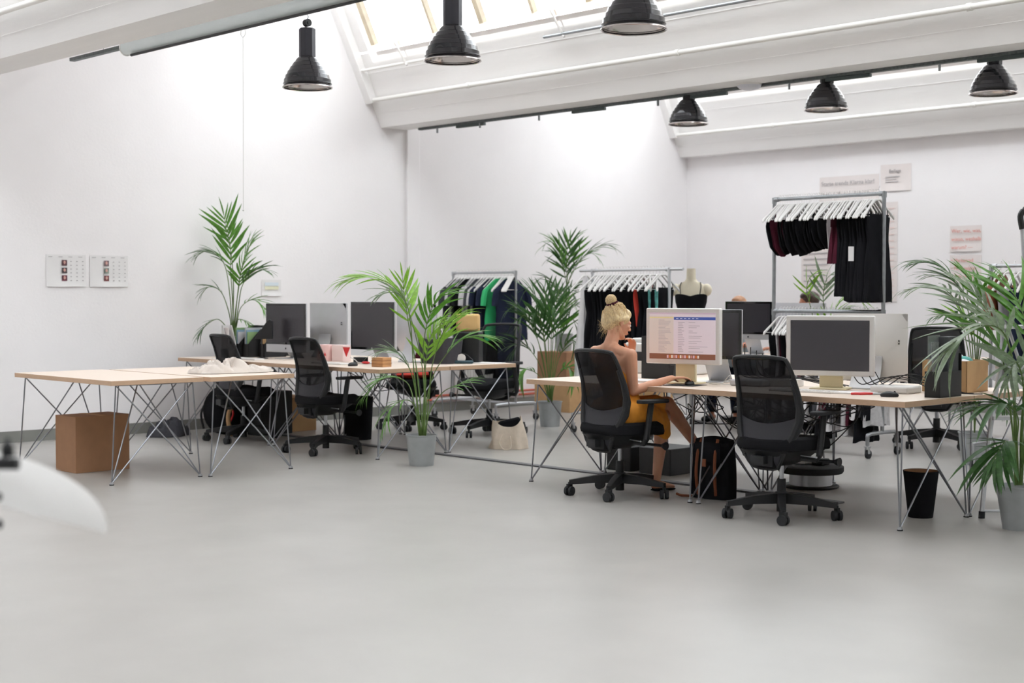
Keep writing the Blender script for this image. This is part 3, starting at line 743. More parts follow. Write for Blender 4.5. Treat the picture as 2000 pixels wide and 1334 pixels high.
# right front palm
d = 8.45
t = pot('potted_palm', 'large pale-leaved palm in a ribbed zinc pot at the right edge, nearest plant', -4.11, 7.93, 0, .255, .125, .085, m_zinc, True)
b0 = (-6, 86)
F = [fr(d, [b0, (-16, 240, -.05), (-30, 350, -.1), (-60, 395, -.15), (-110, 392, -.2), (-175, 340, -.2)], .52, .46, 15, m_leafg),
     fr(d, [(0, 86), (-8, 240), (-18, 350), (-50, 420, .1), (-80, 480, .2)], .55, .42, 13, m_leafg),
     fr(d, [(4, 86), (8, 240), (16, 360), (10, 440, .1), (-20, 500, .2)], .55, .42, 12, m_leaf),
     fr(d, [(0, 86), (-6, 150), (-14, 220, -.1), (-50, 250, -.2), (-110, 245, -.25)], .48, .36, 12, m_leafd),
     fr(d, [(-4, 86), (-8, 120), (-20, 160, -.1), (-50, 178, -.2), (-85, 140, -.3)], .42, .34, 10, m_leafd),
     fr(d, [(4, 86), (4, 190), (-4, 280, -.1), (-30, 330, -.2), (-56, 300, -.3)], .5, .36, 12, m_leafg),
     fr(d, [(6, 86), (14, 220), (30, 330), (60, 390), (110, 400)], .5, .42, 12, m_leafg),
     fr(d, [(6, 86), (14, 180), (36, 260), (70, 290), (110, 260)], .5, .36, 11, m_leafd),
     fr(d, [(4, 86), (6, 120), (16, 170, -.1), (30, 200, -.2), (60, 190, -.2)], .4, .3, 9, m_leafd),
     fr(d, [(0, 86), (-2, 200, .1), (-10, 300, .15), (-24, 360, .2), (-64, 400, .3)], .6, .4, 11, m_leaf),
     fr(d, [(-2, 86), (-6, 110), (-16, 140, -.05), (-36, 150, -.1), (-66, 120, -.15)], .4, .26, 9, m_leafd)]
palm(t, F, m_leafg, 1.2, True, 9)
# palm between the tall rack and the right rack
d = 11.7
t = pot('potted_palm', 'palm in a plain grey pot behind the right end of the near desks, arching left', -5.93, 10.71, 0, .26, .125, .10, m_zinc)
b0 = (0, 62)
F = [fr(d, [b0, (-6, 190), (-24, 290), (-75, 345, -.1), (-148, 340, -.1)], .55, .30, 13, m_leafg),
     fr(d, [b0, (-4, 200), (-18, 310), (-60, 385, .1), (-128, 395, .1)], .60, .30, 13, m_leafd),
     fr(d, [b0, (0, 210), (-12, 310), (-40, 360, .1), (-90, 372, .2)], .62, .30, 12, m_leafg),
     fr(d, [b0, (3, 210), (4, 310), (-4, 350), (-22, 385, .1)], .66, .30, 11, m_leaf),
     fr(d, [b0, (5, 200), (14, 290), (30, 340), (70, 350)], .60, .30, 12, m_leaf),
     fr(d, [b0, (-4, 150), (-16, 230), (-50, 290, -.2), (-100, 290, -.3)], .55, .28, 12, m_leafd),
     fr(d, [b0, (5, 180), (20, 260), (50, 290, .1), (90, 270, .1)], .55, .30, 12, m_leafg),
     fr(d, [b0, (-2, 110), (-10, 150), (-35, 175, -.2), (-62, 150, -.3)], .5, .24, 10, m_leafd),
     fr(d, [b0, (3, 100), (10, 130), (24, 140, -.2), (40, 105, -.3)], .5, .24, 9, m_leafd),
     fr(d, [b0, (2, 170), (-4, 240), (-20, 290, .1), (-34, 320, .1)], .6, .28, 11, m_leafl)]
palm(t, F, m_leaf, 1, True, 10)
# palm behind the tall rack
d = 13.4
t = pot('potted_palm', 'palm seen through the tall clothes rack, in front of the dark-haired person', -7.75, 11.28, 0, .26, .125, .10, m_zinc)
b0 = (0, 55)
F = [fr(d, [b0, (-8, 150), (-22, 240), (-36, 296), (-28, 325), (-6, 332)], .66, .20, 9, m_leafl),
     fr(d, [b0, (2, 150), (0, 240), (-4, 290), (8, 326), (40, 322)], .62, .26, 12, m_leafg),
     fr(d, [b0, (6, 150), (14, 230), (24, 268), (52, 288), (84, 262)], .60, .26, 12, m_leafl),
     fr(d, [b0, (3, 140), (8, 220), (20, 250), (40, 262)], .6, .24, 10, m_leafl),
     fr(d, [b0, (-2, 140), (-6, 205), (-22, 238), (-44, 240)], .6, .20, 9, m_leaf),
     fr(d, [b0, (8, 160), (22, 240), (46, 262), (90, 236)], .62, .24, 10, m_leafg)]
palm(t, F, m_leaf, 1, True, 12)

# ------------------------------------------------------------------ clothes racks
def caster(b, x, y, ztop):
    b.cyl((x, y, .10), (x, y, ztop), .012, n=8)
    b.box((x, y, .098), (.035, .055, .006)); b.box((x-.016, y, .07), (.004, .03, .06)); b.box((x+.016, y, .07), (.004, .03, .06))
def rack(name, label, x0, x1, y, ztop, foot, m, pipe_r=.016, zlow=None, over=0, zfoot=.2, arch=True):
    t = thing(name, label, 'clothes rack', ((x0+x1)/2, y, 0), 0, None); h = (x1-x0)/2
    MB().cyl((-h-over, 0, ztop), (h+over, 0, ztop), pipe_r, n=12).build('top_rail', m, t)
    for sx in (-1, 1):
        MB().cyl((sx*h, 0, zfoot), (sx*h, 0, ztop), pipe_r, n=12).build('upright', m, t)
        pts = [(sx*h, -foot, .11), (sx*h, -foot, zfoot-.03), (sx*h, -foot+.04, zfoot), (sx*h, foot-.04, zfoot), (sx*h, foot, zfoot-.03), (sx*h, foot, .11)]
        f = MB().tube(smooth_path(pts, 3), pipe_r, 10).build('foot_bar', m, t)
        for sy in (-1, 1):
            b = MB(); caster(b, sx*h, sy*foot, .12); b.build('caster_fork', m_chrome, f)
            MB().cyl((sx*h-.012, sy*foot+.012, .036), (sx*h+.012, sy*foot+.012, .036), .036, n=18).build('wheel', m_rubber, f)
    MB().cyl((-h, 0, zfoot), (h, 0, zfoot), pipe_r*.9, n=12).build('bottom_rail', m, t)
    if zlow: MB().cyl((-h, 0, zlow), (h, 0, zlow), pipe_r, n=12).build('lower_rail', m, t)
    b = MB()
    for sx in (-1, 1):
        for z in (ztop, zlow):
            if z: MB().cyl((sx*h, 0, z-.035), (sx*h, 0, z+.016), pipe_r+.005, n=12).cyl((sx*h, 0, z), (sx*(h-.045), 0, z), pipe_r+.005, n=12).build('pipe_joint', m, t)
    return t
def hanger_mesh():
    b = MB(); hk = []
    for i in range(11):
        a = radians(210 - 25*i); hk.append((0, .019*cos(a), .0+.019*sin(a)+.0))
    hk = [(0, .019*cos(radians(200-22*i)), -.019+.021+.019*sin(radians(200-22*i))) for i in range(10)] + [(0, .004, -.035), (0, 0, -.07)]
    b.tube(hk, .0018, 4)
    for s_ in (-1, 1):
        b.tube([(0, 0, -.066), (0, s_*.03, -.07), (0, s_*.06, -.092), (0, s_*.13, -.150), (0, s_*.20, -.205), (0, s_*.212, -.225)], [.008, .009, .009, .010, .012, .007], 6)
    b.tube([(0, -.19, -.205), (0, .19, -.205)], .0035, 4)
    return b.mesh('hanger', m_whitec if False else m_whitep)
HM = hanger_mesh()
def garment_mesh(kind, m, L, w=.19, seed=0):
    rnd = random.Random(seed); b = MB(); n = 20; zt = -.062; ph = rnd.uniform(0, 6)
    def ring(z, hw, th, sh=0, wob=.006):
        return [(th*sin(2*pi*k/n)*(1+.35*sin(5*2*pi*k/n+ph)) + wob*sin(3*2*pi*k/n+ph+z*9), hw*cos(2*pi*k/n)+sh, z + (0 if abs(z) > .2 else 0)) for k in range(n)]
    rings = []
    if kind == 'tee':
        prof = [(.075, .07, .010), (.10, .11, .012), (.15, .17, .015), (.19, .20, .018), (.26, .19, .024), (L*.6, .20, .035), (L, .215, .04)]
    elif kind == 'bra':
        prof = [(.195, .15, .008), (.21, .165, .012), (.25, .17, .02), (.30, .16, .026), (L*.88, .12, .02), (L, .05, .012)]
    elif kind == 'dress':
        prof = [(.18, .14, .010), (.21, .16, .016), (.28, .15, .024), (L*.45, .13, .03), (L*.75, .165, .045), (L, .19, .055)]
    elif kind == 'trousers':
        prof = [(.20, .12, .02), (.22, .17, .022), (L*.5, .15, .028), (L, .12, .03)]
    elif kind == 'cone':
        prof = [(.06, .012, .012), (.3, .05, .04), (.6, .085, .07), (L, .12, .09)]
    else:  # shorts
        prof = [(.20, .17, .012), (.22, .19, .016), (L*.7, .17, .022), (L, .08, .015)]
    zz = []
    for q in range(len(prof)-1):
        (a, wa, ta), (c, wc, tc_) = prof[q], prof[q+1]
        kk = max(1, int((c-a)/.06))
        for i in range(kk): u = i/kk; zz.append((a+(c-a)*u, wa+(wc-wa)*u, ta+(tc_-ta)*u))
    zz.append(prof[-1])
    vs = []
    for i, (z, hw, th) in enumerate(zz):
        r_ = ring(-z, hw*w/.19, th, .004*sin(z*20+ph))
        if i == len(zz)-1: r_ = [(x, y, z2+.012*sin(y*40+ph)) for x, y, z2 in r_]
        vs += r_
    fs = [((j+1)*n+k, (j+1)*n+(k+1) % n, j*n+(k+1) % n, j*n+k) for j in range(len(zz)-1) for k in range(n)]
    fs += [tuple(range(n)), tuple(range(len(zz)*n-1, (len(zz)-1)*n-1, -1))]
    b.add(vs, fs)
    if kind == 'tee':
        for s_ in (-1, 1):
            b.tube([(0, s_*.16, -.175), (0, s_*.20, -.215), (.01, s_*.222, -.29), (.012, s_*.232, -.37)], [.026, .034, .036, .034], 8)
    if kind in ('bra', 'dress'):
        for s_ in (-1, 1): b.tube([(0, s_*.13, -.20), (.003, s_*.12, -.135), (0, s_*.11, -.137)], .0035, 4)
    return b.mesh('garment', m)
GM = {}
def gmesh(kind, m, L, w, seed):
    k = (kind, m.name, round(L, 2), round(w, 2), seed % 3)
    if k not in GM: GM[k] = garment_mesh(kind, m, L, w, seed % 3)
    return GM[k]
def hang(x, y, z, yaw, group, label, gar=None, ggroup=None, glabel=None, gcat='garment', gname='garment'):
    o = bpy.data.objects.new('clothes_hanger', HM); C.objects.link(o); o.location = (x, y, z+.016-.0); o.rotation_euler = (0, 0, yaw)
    tag(o, label, 'hanger', group)
    if gar:
        kind, m, L, w, sd = gar
        g = bpy.data.objects.new(gname, gmesh(kind, m, L, w, sd)); C.objects.link(g); g.location = (x, y, z+.008); g.rotation_euler = (0, 0, yaw)
        tag(g, glabel, gcat, ggroup)
rnd = random.Random(21)
# rack one: shirts
rack('clothes_rack', 'chrome clothes rack full of grey shirts, with a green garment at its right end', -12.36, -11.34, 10.78, 1.60, .29, m_chrome, .013, zfoot=.19)
ORD = ['first', 'second', 'third', 'fourth', 'fifth', 'sixth', 'seventh', 'eighth', 'ninth', 'tenth', 'eleventh', 'twelfth', 'thirteenth', 'fourteenth', 'fifteenth', 'sixteenth', 'last']
cols = [('tee', m_dgrey, .62), ('tee', m_greyc, .66), ('tee', m_dgrey, .66), ('tee', m_black, .68), ('tee', m_black, .66), ('tee', m_greyc, .62), ('tee', m_greyc, .64), ('tee', m_dgrey, .70), ('tee', m_greyc, .66), ('tee', m_navy, .72), ('dress', m_dgrey, 1.05), ('tee', m_navy, .76), ('dress', m_black, 1.1), ('tee', m_green, .74), ('dress', m_black, 1.18), ('trousers', m_navy, 1.3), ('tee', m_navy, .74)]
for i, (k, m, L) in enumerate(cols):
    x = -12.28+.87*i/16; nm = 't_shirt' if k == 'tee' else ('trousers' if k == 'trousers' else 'dress')
    cn = m.name.split('_')[0]; cn = {'grey': 'light grey', 'charcoal': 'charcoal'}.get(cn, cn)
    special = m is m_green
    hang(x, 10.78, 1.60, rnd.uniform(-.2, .2), 'white hangers on the shirt rack', 'white hanger on the rack of grey shirts', (k, m, L, .19, i),
         None if special else 'garments on the shirt rack', 'bright green shirt near the right end of the shirt rack' if special else '%s %s, %s from the left end of the shirt rack' % (cn, nm.replace('_', '-'), ORD[i]), 'shirt' if k == 'tee' else nm, nm)
for i in range(4): hang(-11.42+.02*i, 10.78, 1.60, .35, 'white hangers on the shirt rack', 'white hanger on the rack of grey shirts')
# rack two: black garments and teal shorts, behind the woman
rack('clothes_rack', 'white steel clothes rack with black garments and teal shorts behind the woman', -10.02, -9.02, 10.58, 1.60, .28, m_alu, .014, over=.17, zfoot=.19)
for i in range(22):
    x = -9.96+.86*i/21
    if i < 15: g = ('dress', m_black, .95+.1*(i % 3), .19, i); lab = 'long black dress on the rack behind the woman'; gg = 'black dresses on the rack behind the woman'; nm = 'dress'
    elif i == 15: g = ('bra', m_redc, .62, .16, i); lab = 'narrow red strap garment beside the teal shorts'; gg = None; nm = 'strap_top'
    elif i in (17, 19): g = ('shorts', m_teal, .50, .215, i); lab = 'teal tie-dyed shorts at the right end of the rack behind the woman'; gg = 'teal shorts on the rack behind the woman'; nm = 'shorts'
    else: g = ('dress', m_black, .9, .17, i); lab = 'long black dress on the rack behind the woman'; gg = 'black dresses on the rack behind the woman'; nm = 'dress'
    hang(x, 10.58, 1.60, (.75 if i in (17, 19) else rnd.uniform(-.18, .18)), 'white hangers on the rack behind the woman', 'white hanger on the rack behind the woman', g, gg, lab, nm if nm != 'strap_top' else 'top', nm)
hang(-10.12, 10.58, 1.60, 0, 'white hangers on the rack behind the woman', 'white hanger on the rack behind the woman', ('cone', m_whitec, 1.15, .19, 1), None, 'long white hanging garment, narrow at the top, left end of the rack', 'dress', 'white_dress')
# tall rack with two rails
rack('clothes_rack', 'tall galvanised pipe rack with two rails of hangers, at right of centre', -7.86, -6.74, 10.65, 2.205, .22, m_galv, .0165, 1.215, zfoot=.2)
for i in range(40):
    x = -7.80+1.00*i/39; yaw = rnd.uniform(-.16, .16)
    if i < 21:
        m = m_burg if i in (1, 2, 5) else m_black; g = ('bra', m, .42+.09*rnd.random(), .19, i)
        lab = '%s short top on the upper rail of the tall rack' % ('burgundy' if m is m_burg else 'black'); gg = '%s tops on the tall rack' % ('burgundy' if m is m_burg else 'black'); nm = 'short_top'; ct = 'top'
    elif i == 22: g = ('bra', m_whitec, .55, .10, 2); lab = 'white narrow garment hanging in the middle of the tall rack'; gg = None; nm = 'short_top'; ct = 'top'
    elif i in (24, 26): g = ('dress', m_burg, .58, .17, i); lab = 'burgundy dress on the upper rail of the tall rack'; gg = 'burgundy dresses on the tall rack'; nm = 'dress'; ct = 'dress'
    elif i > 26: g = ('dress', m_black, .86+.05*(i > 30), .19, i); lab = 'long black dress at the right of the tall rack'; gg = 'long black dresses on the tall rack'; nm = 'dress'; ct = 'dress'
    else: g = None; lab = gg = nm = ct = None
    if g: hang(x, 10.65, 2.205, yaw, 'white hangers on the upper rail', 'white hanger on the upper rail of the tall rack', g, gg, lab, ct, nm)
    else: hang(x, 10.65, 2.205, yaw, 'white hangers on the upper rail', 'white hanger on the upper rail of the tall rack')
tag(MB().box((0, 0, 0), (.004, .045, .12)).box((0, 0, -.055), (.0045, .045, .012)).build('price_tag', m_paper, loc=(-6.90, 10.41, 1.70), rz=-.78), 'white cardboard tag hanging on the black dresses of the tall rack', 'tag')
for i in range(30):
    x = -7.78+.98*i/29; mm = (m_black, m_greyc, m_burg, m_black, m_whitec, m_black, m_dgrey)[i % 7]
    nm = {m_black: 'black', m_greyc: 'light grey', m_burg: 'burgundy', m_whitec: 'white', m_dgrey: 'charcoal'}[mm]
    hang(x, 10.65, 1.215, rnd.uniform(-.2, .2), 'white hangers on the lower rail', 'white hanger on the lower rail of the tall rack', ('dress', mm, .88+.14*(i % 4 == 2)+.04*(i % 3), .18, i), 'garments on the lower rail of the tall rack', '%s garment on the lower rail of the tall rack' % nm, 'garment', 'garment')
# right rack
rack('clothes_rack', 'chrome clothes rack at the right edge behind the palms', -5.78, -4.5, 10.68, 1.585, .27, m_chrome, .014, zfoot=.2)
for i in range(20):
    x = -5.70+1.1*i/19
    g = ('tee', m_brownl, .5, .16, 1) if i == 0 else (('dress', (m_black, m_greyc, m_whitec, m_navy)[i % 4], .85+.05*(i % 3), .18, i) if i % 2 else None)
    nm = None if not g else ('brown' if i == 0 else {m_black: 'black', m_greyc: 'grey', m_whitec: 'white', m_navy: 'navy'}[g[1]])
    hang(x, 10.68, 1.585, rnd.uniform(-.2, .2), 'white hangers on the right rack', 'white hanger on the rack at the right edge', g, 'garments on the right rack', nm and '%s garment on the rack at the right edge' % nm, 'garment', 'garment')

# ------------------------------------------------------------------ screens
def scr_white(label, x, y, rz, w, h, zb, lit=False):
    t = thing('computer_monitor', label, 'monitor', (x, y, T), rz)
    MB().bb((-w/2, 0, zb), (w/2, .045, zb+h)).build('housing', m_whitep, t, bevel=.008)
    bz = .030
    if not lit: MB().bb((-w/2+bz, -.002, zb+bz+.004), (w/2-bz, .004, zb+h-bz)).build('screen', m_scr2, t)
    else:
        X0, X1, Z0, Z1 = -w/2+bz, w/2-bz, zb+bz+.004, zb+h-bz; SW, SH = X1-X0, Z1-Z0
        def em(n, rgb, e=.33): return mat(n, rgb, .4, emit=e)
        s_ = MB().bb((X0, -.002, Z0), (X1, .004, Z1)).build('screen', em('screen_page', (212, 200, 208)), t)
        def blk(a, b, c, d, m, nm, off): return MB().bb((X0+SW*a, -.002-off, Z0+SH*b), (X0+SW*c, -.002, Z0+SH*d)).build(nm, m, s_)
        blk(0, .0, 1, .115, em('dock_band', (128, 84, 66)), 'dock_band', .0008)
        for i in range(15): blk(.27+.033*i, .025, .27+.033*i+.024, .085, em('dock_icon_%d' % (i % 4), [(214, 180, 190), (196, 110, 60), (226, 214, 206), (190, 130, 120)][i % 4]), 'app_icon', .0014)
        blk(0, .965, 1, 1, em('menu_bar', (196, 176, 190)), 'menu_bar', .0008)
        blk(0, .115, .37, .93, em('side_window', (206, 194, 188)), 'side_window', .0010)
        blk(0, .88, .37, .90, em('highlight_row', (214, 200, 140)), 'highlight_row', .0014)
        blk(.375, .845, 1, .905, em('blue_bar', (60, 84, 158)), 'blue_bar', .0016)
        b = MB(); rr = random.Random(4)
        for i in range(26): b.bb((X0+SW*.14, -.0034, Z0+SH*(.16+.027*i)), (X0+SW*(.14+rr.uniform(.08, .2)), -.0028, Z0+SH*(.166+.027*i)))
        for i in range(18):
            z = .16+.037*i
            b.bb((X0+SW*.44, -.0034, Z0+SH*z), (X0+SW*(.44+rr.uniform(.05, .1)), -.0028, Z0+SH*(z+.008)))
            if i % 3 != 1: b.bb((X0+SW*.6, -.0034, Z0+SH*z), (X0+SW*(.6+rr.uniform(.05, .3)), -.0028, Z0+SH*(z+.007)))
        b.build('screen_text', em('screen_text', (150, 138, 148)), s_)['kind'] = 'stuff'
        b = MB()
        for i in range(6): b.bb((X0+SW*(.41+.06*i), -.0042, Z0+SH*.868), (X0+SW*(.445+.06*i), -.0036, Z0+SH*.882))
        b.build('bar_text', em('bar_text', (200, 206, 226)), s_)['kind'] = 'stuff'
    MB().bb((-.075, .045, .012), (.075, .075, zb+.12)).build('stand', m_cream, t, bevel=.004)
    MB().bb((-.12, -.05, 0), (.12, .13, .012)).build('stand_foot', m_cream, t, bevel=.004)
    return t
def scr_alu(label, x, y, rz, w, h, zb, chin=.07, back=False, front=m_glossb, house=None):
    t = thing('computer_monitor', label, 'monitor', (x, y, T), rz)
    b = MB(); b.grid(lambda u, v: ((u-.5)*w, .012+.035*sin(pi*v)*sin(pi*u)**.5, zb+h*v), 10, 8); b.bb((-w/2, 0, zb), (w/2, .012, zb+h)); b.build('housing', house or m_alu, t, bevel=.003)
    MB().bb((-w/2+.002, -.003, zb+chin), (w/2-.002, .001, zb+h-.002)).build('glass_front', front, t, bevel=.001)
    MB().bb((-w/2+.022, -.0045, zb+chin+.022), (w/2-.022, -.002, zb+h-.022)).build('screen', m_scr, t)
    g = MB().sph((0, -.0045, zb+(chin*.5 if chin > .03 else .012)), (.009, .001, .010), 10, 6).build('maker_emblem', m_glossb if chin > .03 else m_alu, t)
    b = MB(); b.grid(lambda u, v: ((u-.5)*.19, .045+.10*(1-v)**2, .004+(zb+.16)*v), 4, 8, .006); b.bb((-.095, -.06, 0), (.095, .15, .006)); b.build('stand', m_alu, t, bevel=.002)
    for z in (zb+h*.60, zb+h*.56): MB().box((-w/2+.05, .03, z), (.006, .02, .010)).build('port', m_blackp, t)
    return t
scr_white('lit white-framed monitor showing a web page, in front of the woman in orange', -6.49, 7.75, radians(12), .57, .385, .135, True)
scr_white('white-framed monitor with a dark blank screen, right of the lit one', -5.44, 7.97, radians(22), .57, .39, .088)
scr_alu('dark slim monitor standing just right of and behind the lit white monitor', -6.46, 8.02, radians(8), .50, .345, .165, .0)
scr_alu('back of a white computer screen, right of the blank white-framed monitor', -5.34, 8.29, pi+radians(14), .50, .44, .05, .07, house=m_whitep)
scr_alu('dark-screened silver computer between the black file and the mesh chair, far left desk', -11.66, 8.04, radians(8), .56, .47, .06, .075)
scr_alu('wide black glossy monitor on a silver stand right of the pink boxes', -10.33, 8.05, radians(0), .63, .43, .12, .0)
scr_alu('silver computer back turned to the room, right of the dark-screened computer on the left', -11.69, 8.57, pi, .60, .47, .06, .07)
scr_alu('silver computer back half hidden behind the bright green palm', -10.27, 8.52, pi, .56, .44, .09, .07)
scr_alu('large dark screen with a silver chin at the far desk, hiding a person', -9.19, 12.02, radians(2), .58, .39, .155, .055)
scr_alu('grey computer back at the far desk beside the dark-haired person', -8.74, 12.30, pi+radians(8), .56, .38, .15, .07)
# ------------------------------------------------------------------ items on the near desks
def keyb(label, x, y, rz, m=m_alu):
    t = thing('keyboard', label, 'keyboard', (x, y, T), rz)
    MB().box((0, 0, .006), (.43, .115, .012)).build('case', m, t, bevel=.003)
    b = MB()
    for r_ in range(5):
        for c in range(17): b.box((-.2+.0245*c, -.042+.0205*r_, .0135), (.019, .016, .004))
    b.build('keys', m_whitep, t)['kind'] = 'stuff'
def mouse(label, x, y, rz, m):
    t = thing('computer_mouse', label, 'mouse', (x, y, T), rz)
    MB().sph((0, 0, .010), (.031, .055, .024), 16, 8).build('body', m, t)
    MB().cyl((-.004, .03, .030), (.004, .03, .030), .006, n=8).build('scroll_wheel', m_rubber, t)
keyb('white keyboard lying before the blank white-framed monitor', -5.42, 7.66, radians(10), m_whitep)
keyb('white keyboard under the dark-screened computer on the far left desk', -11.75, 7.66, 0, m_whitep)
keyb('white keyboard lying before the wide black monitor', -10.48, 7.70, 0, m_whitep)
mouse('grey-black mouse near the front right corner of the near desk', -4.80, 7.66, radians(-60), m_blackp)
mouse('black mouse under the hand of the woman', -6.345, 7.655, radians(20), m_blackp)
mouse('black mouse at the front of the desk with the wide black monitor', -10.05, 7.62, radians(10), m_blackp)
def boxdev(name, label, cat, x, y, rz, d, m, z=T, bev=.012):
    return tag(MB().box((0, 0, d[2]/2), d).build(name, m, loc=(x, y, z), rz=rz, bevel=bev), label, cat)
boxdev('router_box', 'flat light grey device box right of the monitor of the woman', 'device', -6.02, 7.93, .1, (.25, .20, .045), m_alu)
boxdev('router_box', 'flat white device box right of the blank monitor, with cables on top', 'device', -4.98, 8.02, .1, (.26, .20, .045), m_whitep)
boxdev('paper_stack', 'white paper stack left of the mouse of the woman', 'paper', -6.85, 7.75, .2, (.30, .21, .012), m_paper, bev=.001)
boxdev('paper_stack', 'white papers at the front right of the near desk beside the scissors', 'paper', -5.12, 7.78, .3, (.24, .17, .008), m_paper, bev=.001)
boxdev('book_stack', 'small stack of booklets between the chair and the blank monitor', 'book', -5.86, 8.05, .4, (.24, .17, .05), m_paper, bev=.002)
t = thing('scissors', 'red-handled scissors beside the mouse at the front of the near desk', 'scissors', (-4.97, 7.74, T+.002), radians(50))
MB().tube([(0, 0, .004), (.09, .012, .004), (.16, .004, .004)], [.006, .005, .003], 5).tube([(0, .01, .006), (.09, 0, .006), (.16, .008, .006)], [.006, .005, .003], 5).build('blade', m_alu, t)
MB().tube([(0, 0, .006), (-.04, .03, .006), (-.10, .03, .006), (-.13, .0, .006), (-.08, -.02, .006), (0, 0, .006)], .007, 6).build('handle', m_redp, t)
# file box with clear pocket
t = thing('file_box', 'black plastic file box with a clear pocket and papers on the near desk corner', 'file box', (-4.595, 7.92, T), radians(4))
b = MB(); b.bb((-.05, -.14, 0), (.05, -.136, .155)).bb((-.05, .14, 0), (.05, .144, .26)).bb((-.05, -.14, 0), (-.046, .144, .155)).bb((.046, -.14, 0), (.05, .144, .155)).bb((-.05, -.14, 0), (.05, .144, .006))
b.build('box', m_blackp, t, bevel=.002)
MB().bb((-.036, -.13, .006), (-.032, .02, .37)).build('clear_divider', mat('clear_plastic', (190, 200, 196), .2, alpha=.35), t)
MB().prism([(-.10, .12), (.02, .14), (.03, .33), (-.12, .33)], .002, Matrix.Translation((-.02, 0, 0)) @ Matrix(((0,0,1,0),(1,0,0,0),(0,1,0,0),(0,0,0,1)))).build('leaflet_sheet', mat('printed_sheet', (176, 178, 184), .7, noise=.35, nscale=60), t)
MB().bb((-.02, -.02, .006), (.04, .12, .36)).build('folder', mat('dark_folder', (70, 72, 78), .6), t)
# carton with yarn behind it
def carton(label, x, y, z, rz, d, m=m_card, open_=False):
    t = thing('cardboard_box', label, 'box', (x, y, z), rz)
    if not open_:
        MB().box((0, 0, d[2]/2), d).build('carton', m, t, bevel=.003)
        MB().box((0, 0, d[2]+.0006), (d[0]+.001, .05, .0012)).build('tape', m_card2 if m is m_card else m_card, t)
        MB().box((0, 0, d[2]+.0004), (d[0]*.99, .004, .0008)).build('flap_seam', m_brownl, t)
    else:
        b = MB(); X, Y, Z_ = d[0]/2, d[1]/2, d[2]
        b.bb((-X, -Y, 0), (X, -Y+.005, Z_)).bb((-X, Y-.005, 0), (X, Y, Z_)).bb((-X, -Y, 0), (-X+.005, Y, Z_)).bb((X-.005, -Y, 0), (X, Y, Z_)).bb((-X, -Y, 0), (X, Y, .005)); b.build('carton', m, t)
    return t
carton('large brown cardboard box under the nearest empty desk on the left', -10.47, 5.41, 0, radians(2), (.31, .46, .43))
carton('open cardboard box with teal scraps behind the black file box', -4.80, 8.42, T, radians(4), (.30, .30, .20), m_card2, True)
t = thing('fabric_scraps', 'teal and white fabric scraps in the open box', 'fabric', (-4.80, 8.42, T+.008), 0)
for i in range(7):
    a = i*.9; MB().sph((.07*cos(a), .07*sin(a), .16+.01*(i % 3)), (.06, .05, .035), 10, 7, Euler((a, .3, a)).to_matrix()).build('scrap', m_teal if i % 2 else m_whitec, t)
carton('tall brown carton standing on the far desk at right behind the palm', -6.32, 12.75, T, radians(8), (.42, .34, .30))
carton('lower of two cartons under the raised palm by the back of the left wall', -12.0, 12.2, 0, .05, (.55, .45, .36), m_card2)
carton('upper of two cartons under the raised palm', -12.0, 12.2, .36, -.04, (.50, .42, .335), m_card)
carton('narrow carton on the floor right of the bushy dark palm', -11.05, 12.6, 0, .2, (.42, .40, .62), m_card2)
carton('cardboard box on the floor under the left desks behind the mesh chair', -12.2, 8.42, 0, .05, (.44, .40, .34), m_card2)
# printer and magazine file behind the woman
t = thing('printer', 'white printer with raised handle behind the woman', 'printer', (-7.42, 8.72, T), radians(4))
MB().bb((-.30, -.20, 0), (.30, .22, .24)).build('body', m_whitep, t, bevel=.015); MB().bb((-.26, -.16, .24), (.20, .18, .275)).build('lid', m_whitep, t, bevel=.012)
MB().bb((-.22, -.204, .10), (.22, -.19, .17)).build('paper_slot', m_rubber, t)
MB().tube([(.17, -.1, .27), (.17, -.1, .315), (.27, -.1, .315), (.27, -.1, .27)], .006, 6).build('handle', m_whitep, t)
def magfile(label, x, y, rz, m, w=.09, d=.25, h=.31, contents=None, group=None):
    t = thing('magazine_file', label, 'file', (x, y, T), rz, group)
    b = MB(); T2 = Matrix(((0,0,1,-w/2),(1,0,0,-d/2),(0,1,0,0),(0,0,0,1)))
    for off in (0, w-.004): b.prism([(0, 0), (d, 0), (d, h), (d*.72, h), (0, h*.42)], .004, Matrix.Translation((off, 0, 0)) @ T2)
    b.bb((-w/2, d/2-.004, 0), (w/2, d/2, h)).bb((-w/2, -d/2, 0), (w/2, -d/2+.004, h*.42)).bb((-w/2, -d/2, 0), (w/2, d/2, .004)); b.build('holder', m, t)
    if contents:
        for i, c in enumerate(contents): MB().bb((-w/2+.012+.02*i, -d/2+.012, .005), (-w/2+.022+.02*i, d/2-.012, h*.93-.02*i)).build('folder', c, t)
    return t
magfile('black magazine file left of the lit white monitor', -7.02, 8.12, radians(95), m_blackp, contents=[m_paper])
cf = [mat('folder_%s' % n_, c, .7) for n_, c in (('green', (130, 160, 110)), ('blue', (130, 160, 180)), ('grey', (190, 190, 194)))]
magfile('white-fronted magazine file at the foot of the tall left palm', -12.38, 7.86, radians(70), m_paper, contents=[m_pinkp])
magfile('black magazine file with coloured folders right of the white-fronted one', -12.27, 8.00, radians(0), m_blackp, contents=cf)
magfile('second black magazine file with striped folders beside the coloured one', -12.165, 8.04, radians(0), m_blackp, contents=cf[::-1])
magfile('grey magazine file with papers left of the dark-screened computer', -12.06, 8.16, radians(0), m_rubber, contents=[m_paper, m_card2])
t = thing('letter_tray', 'stack of letter trays with striped papers behind the left mesh chair', 'letter tray', (-12.30, 8.42, T), .1)
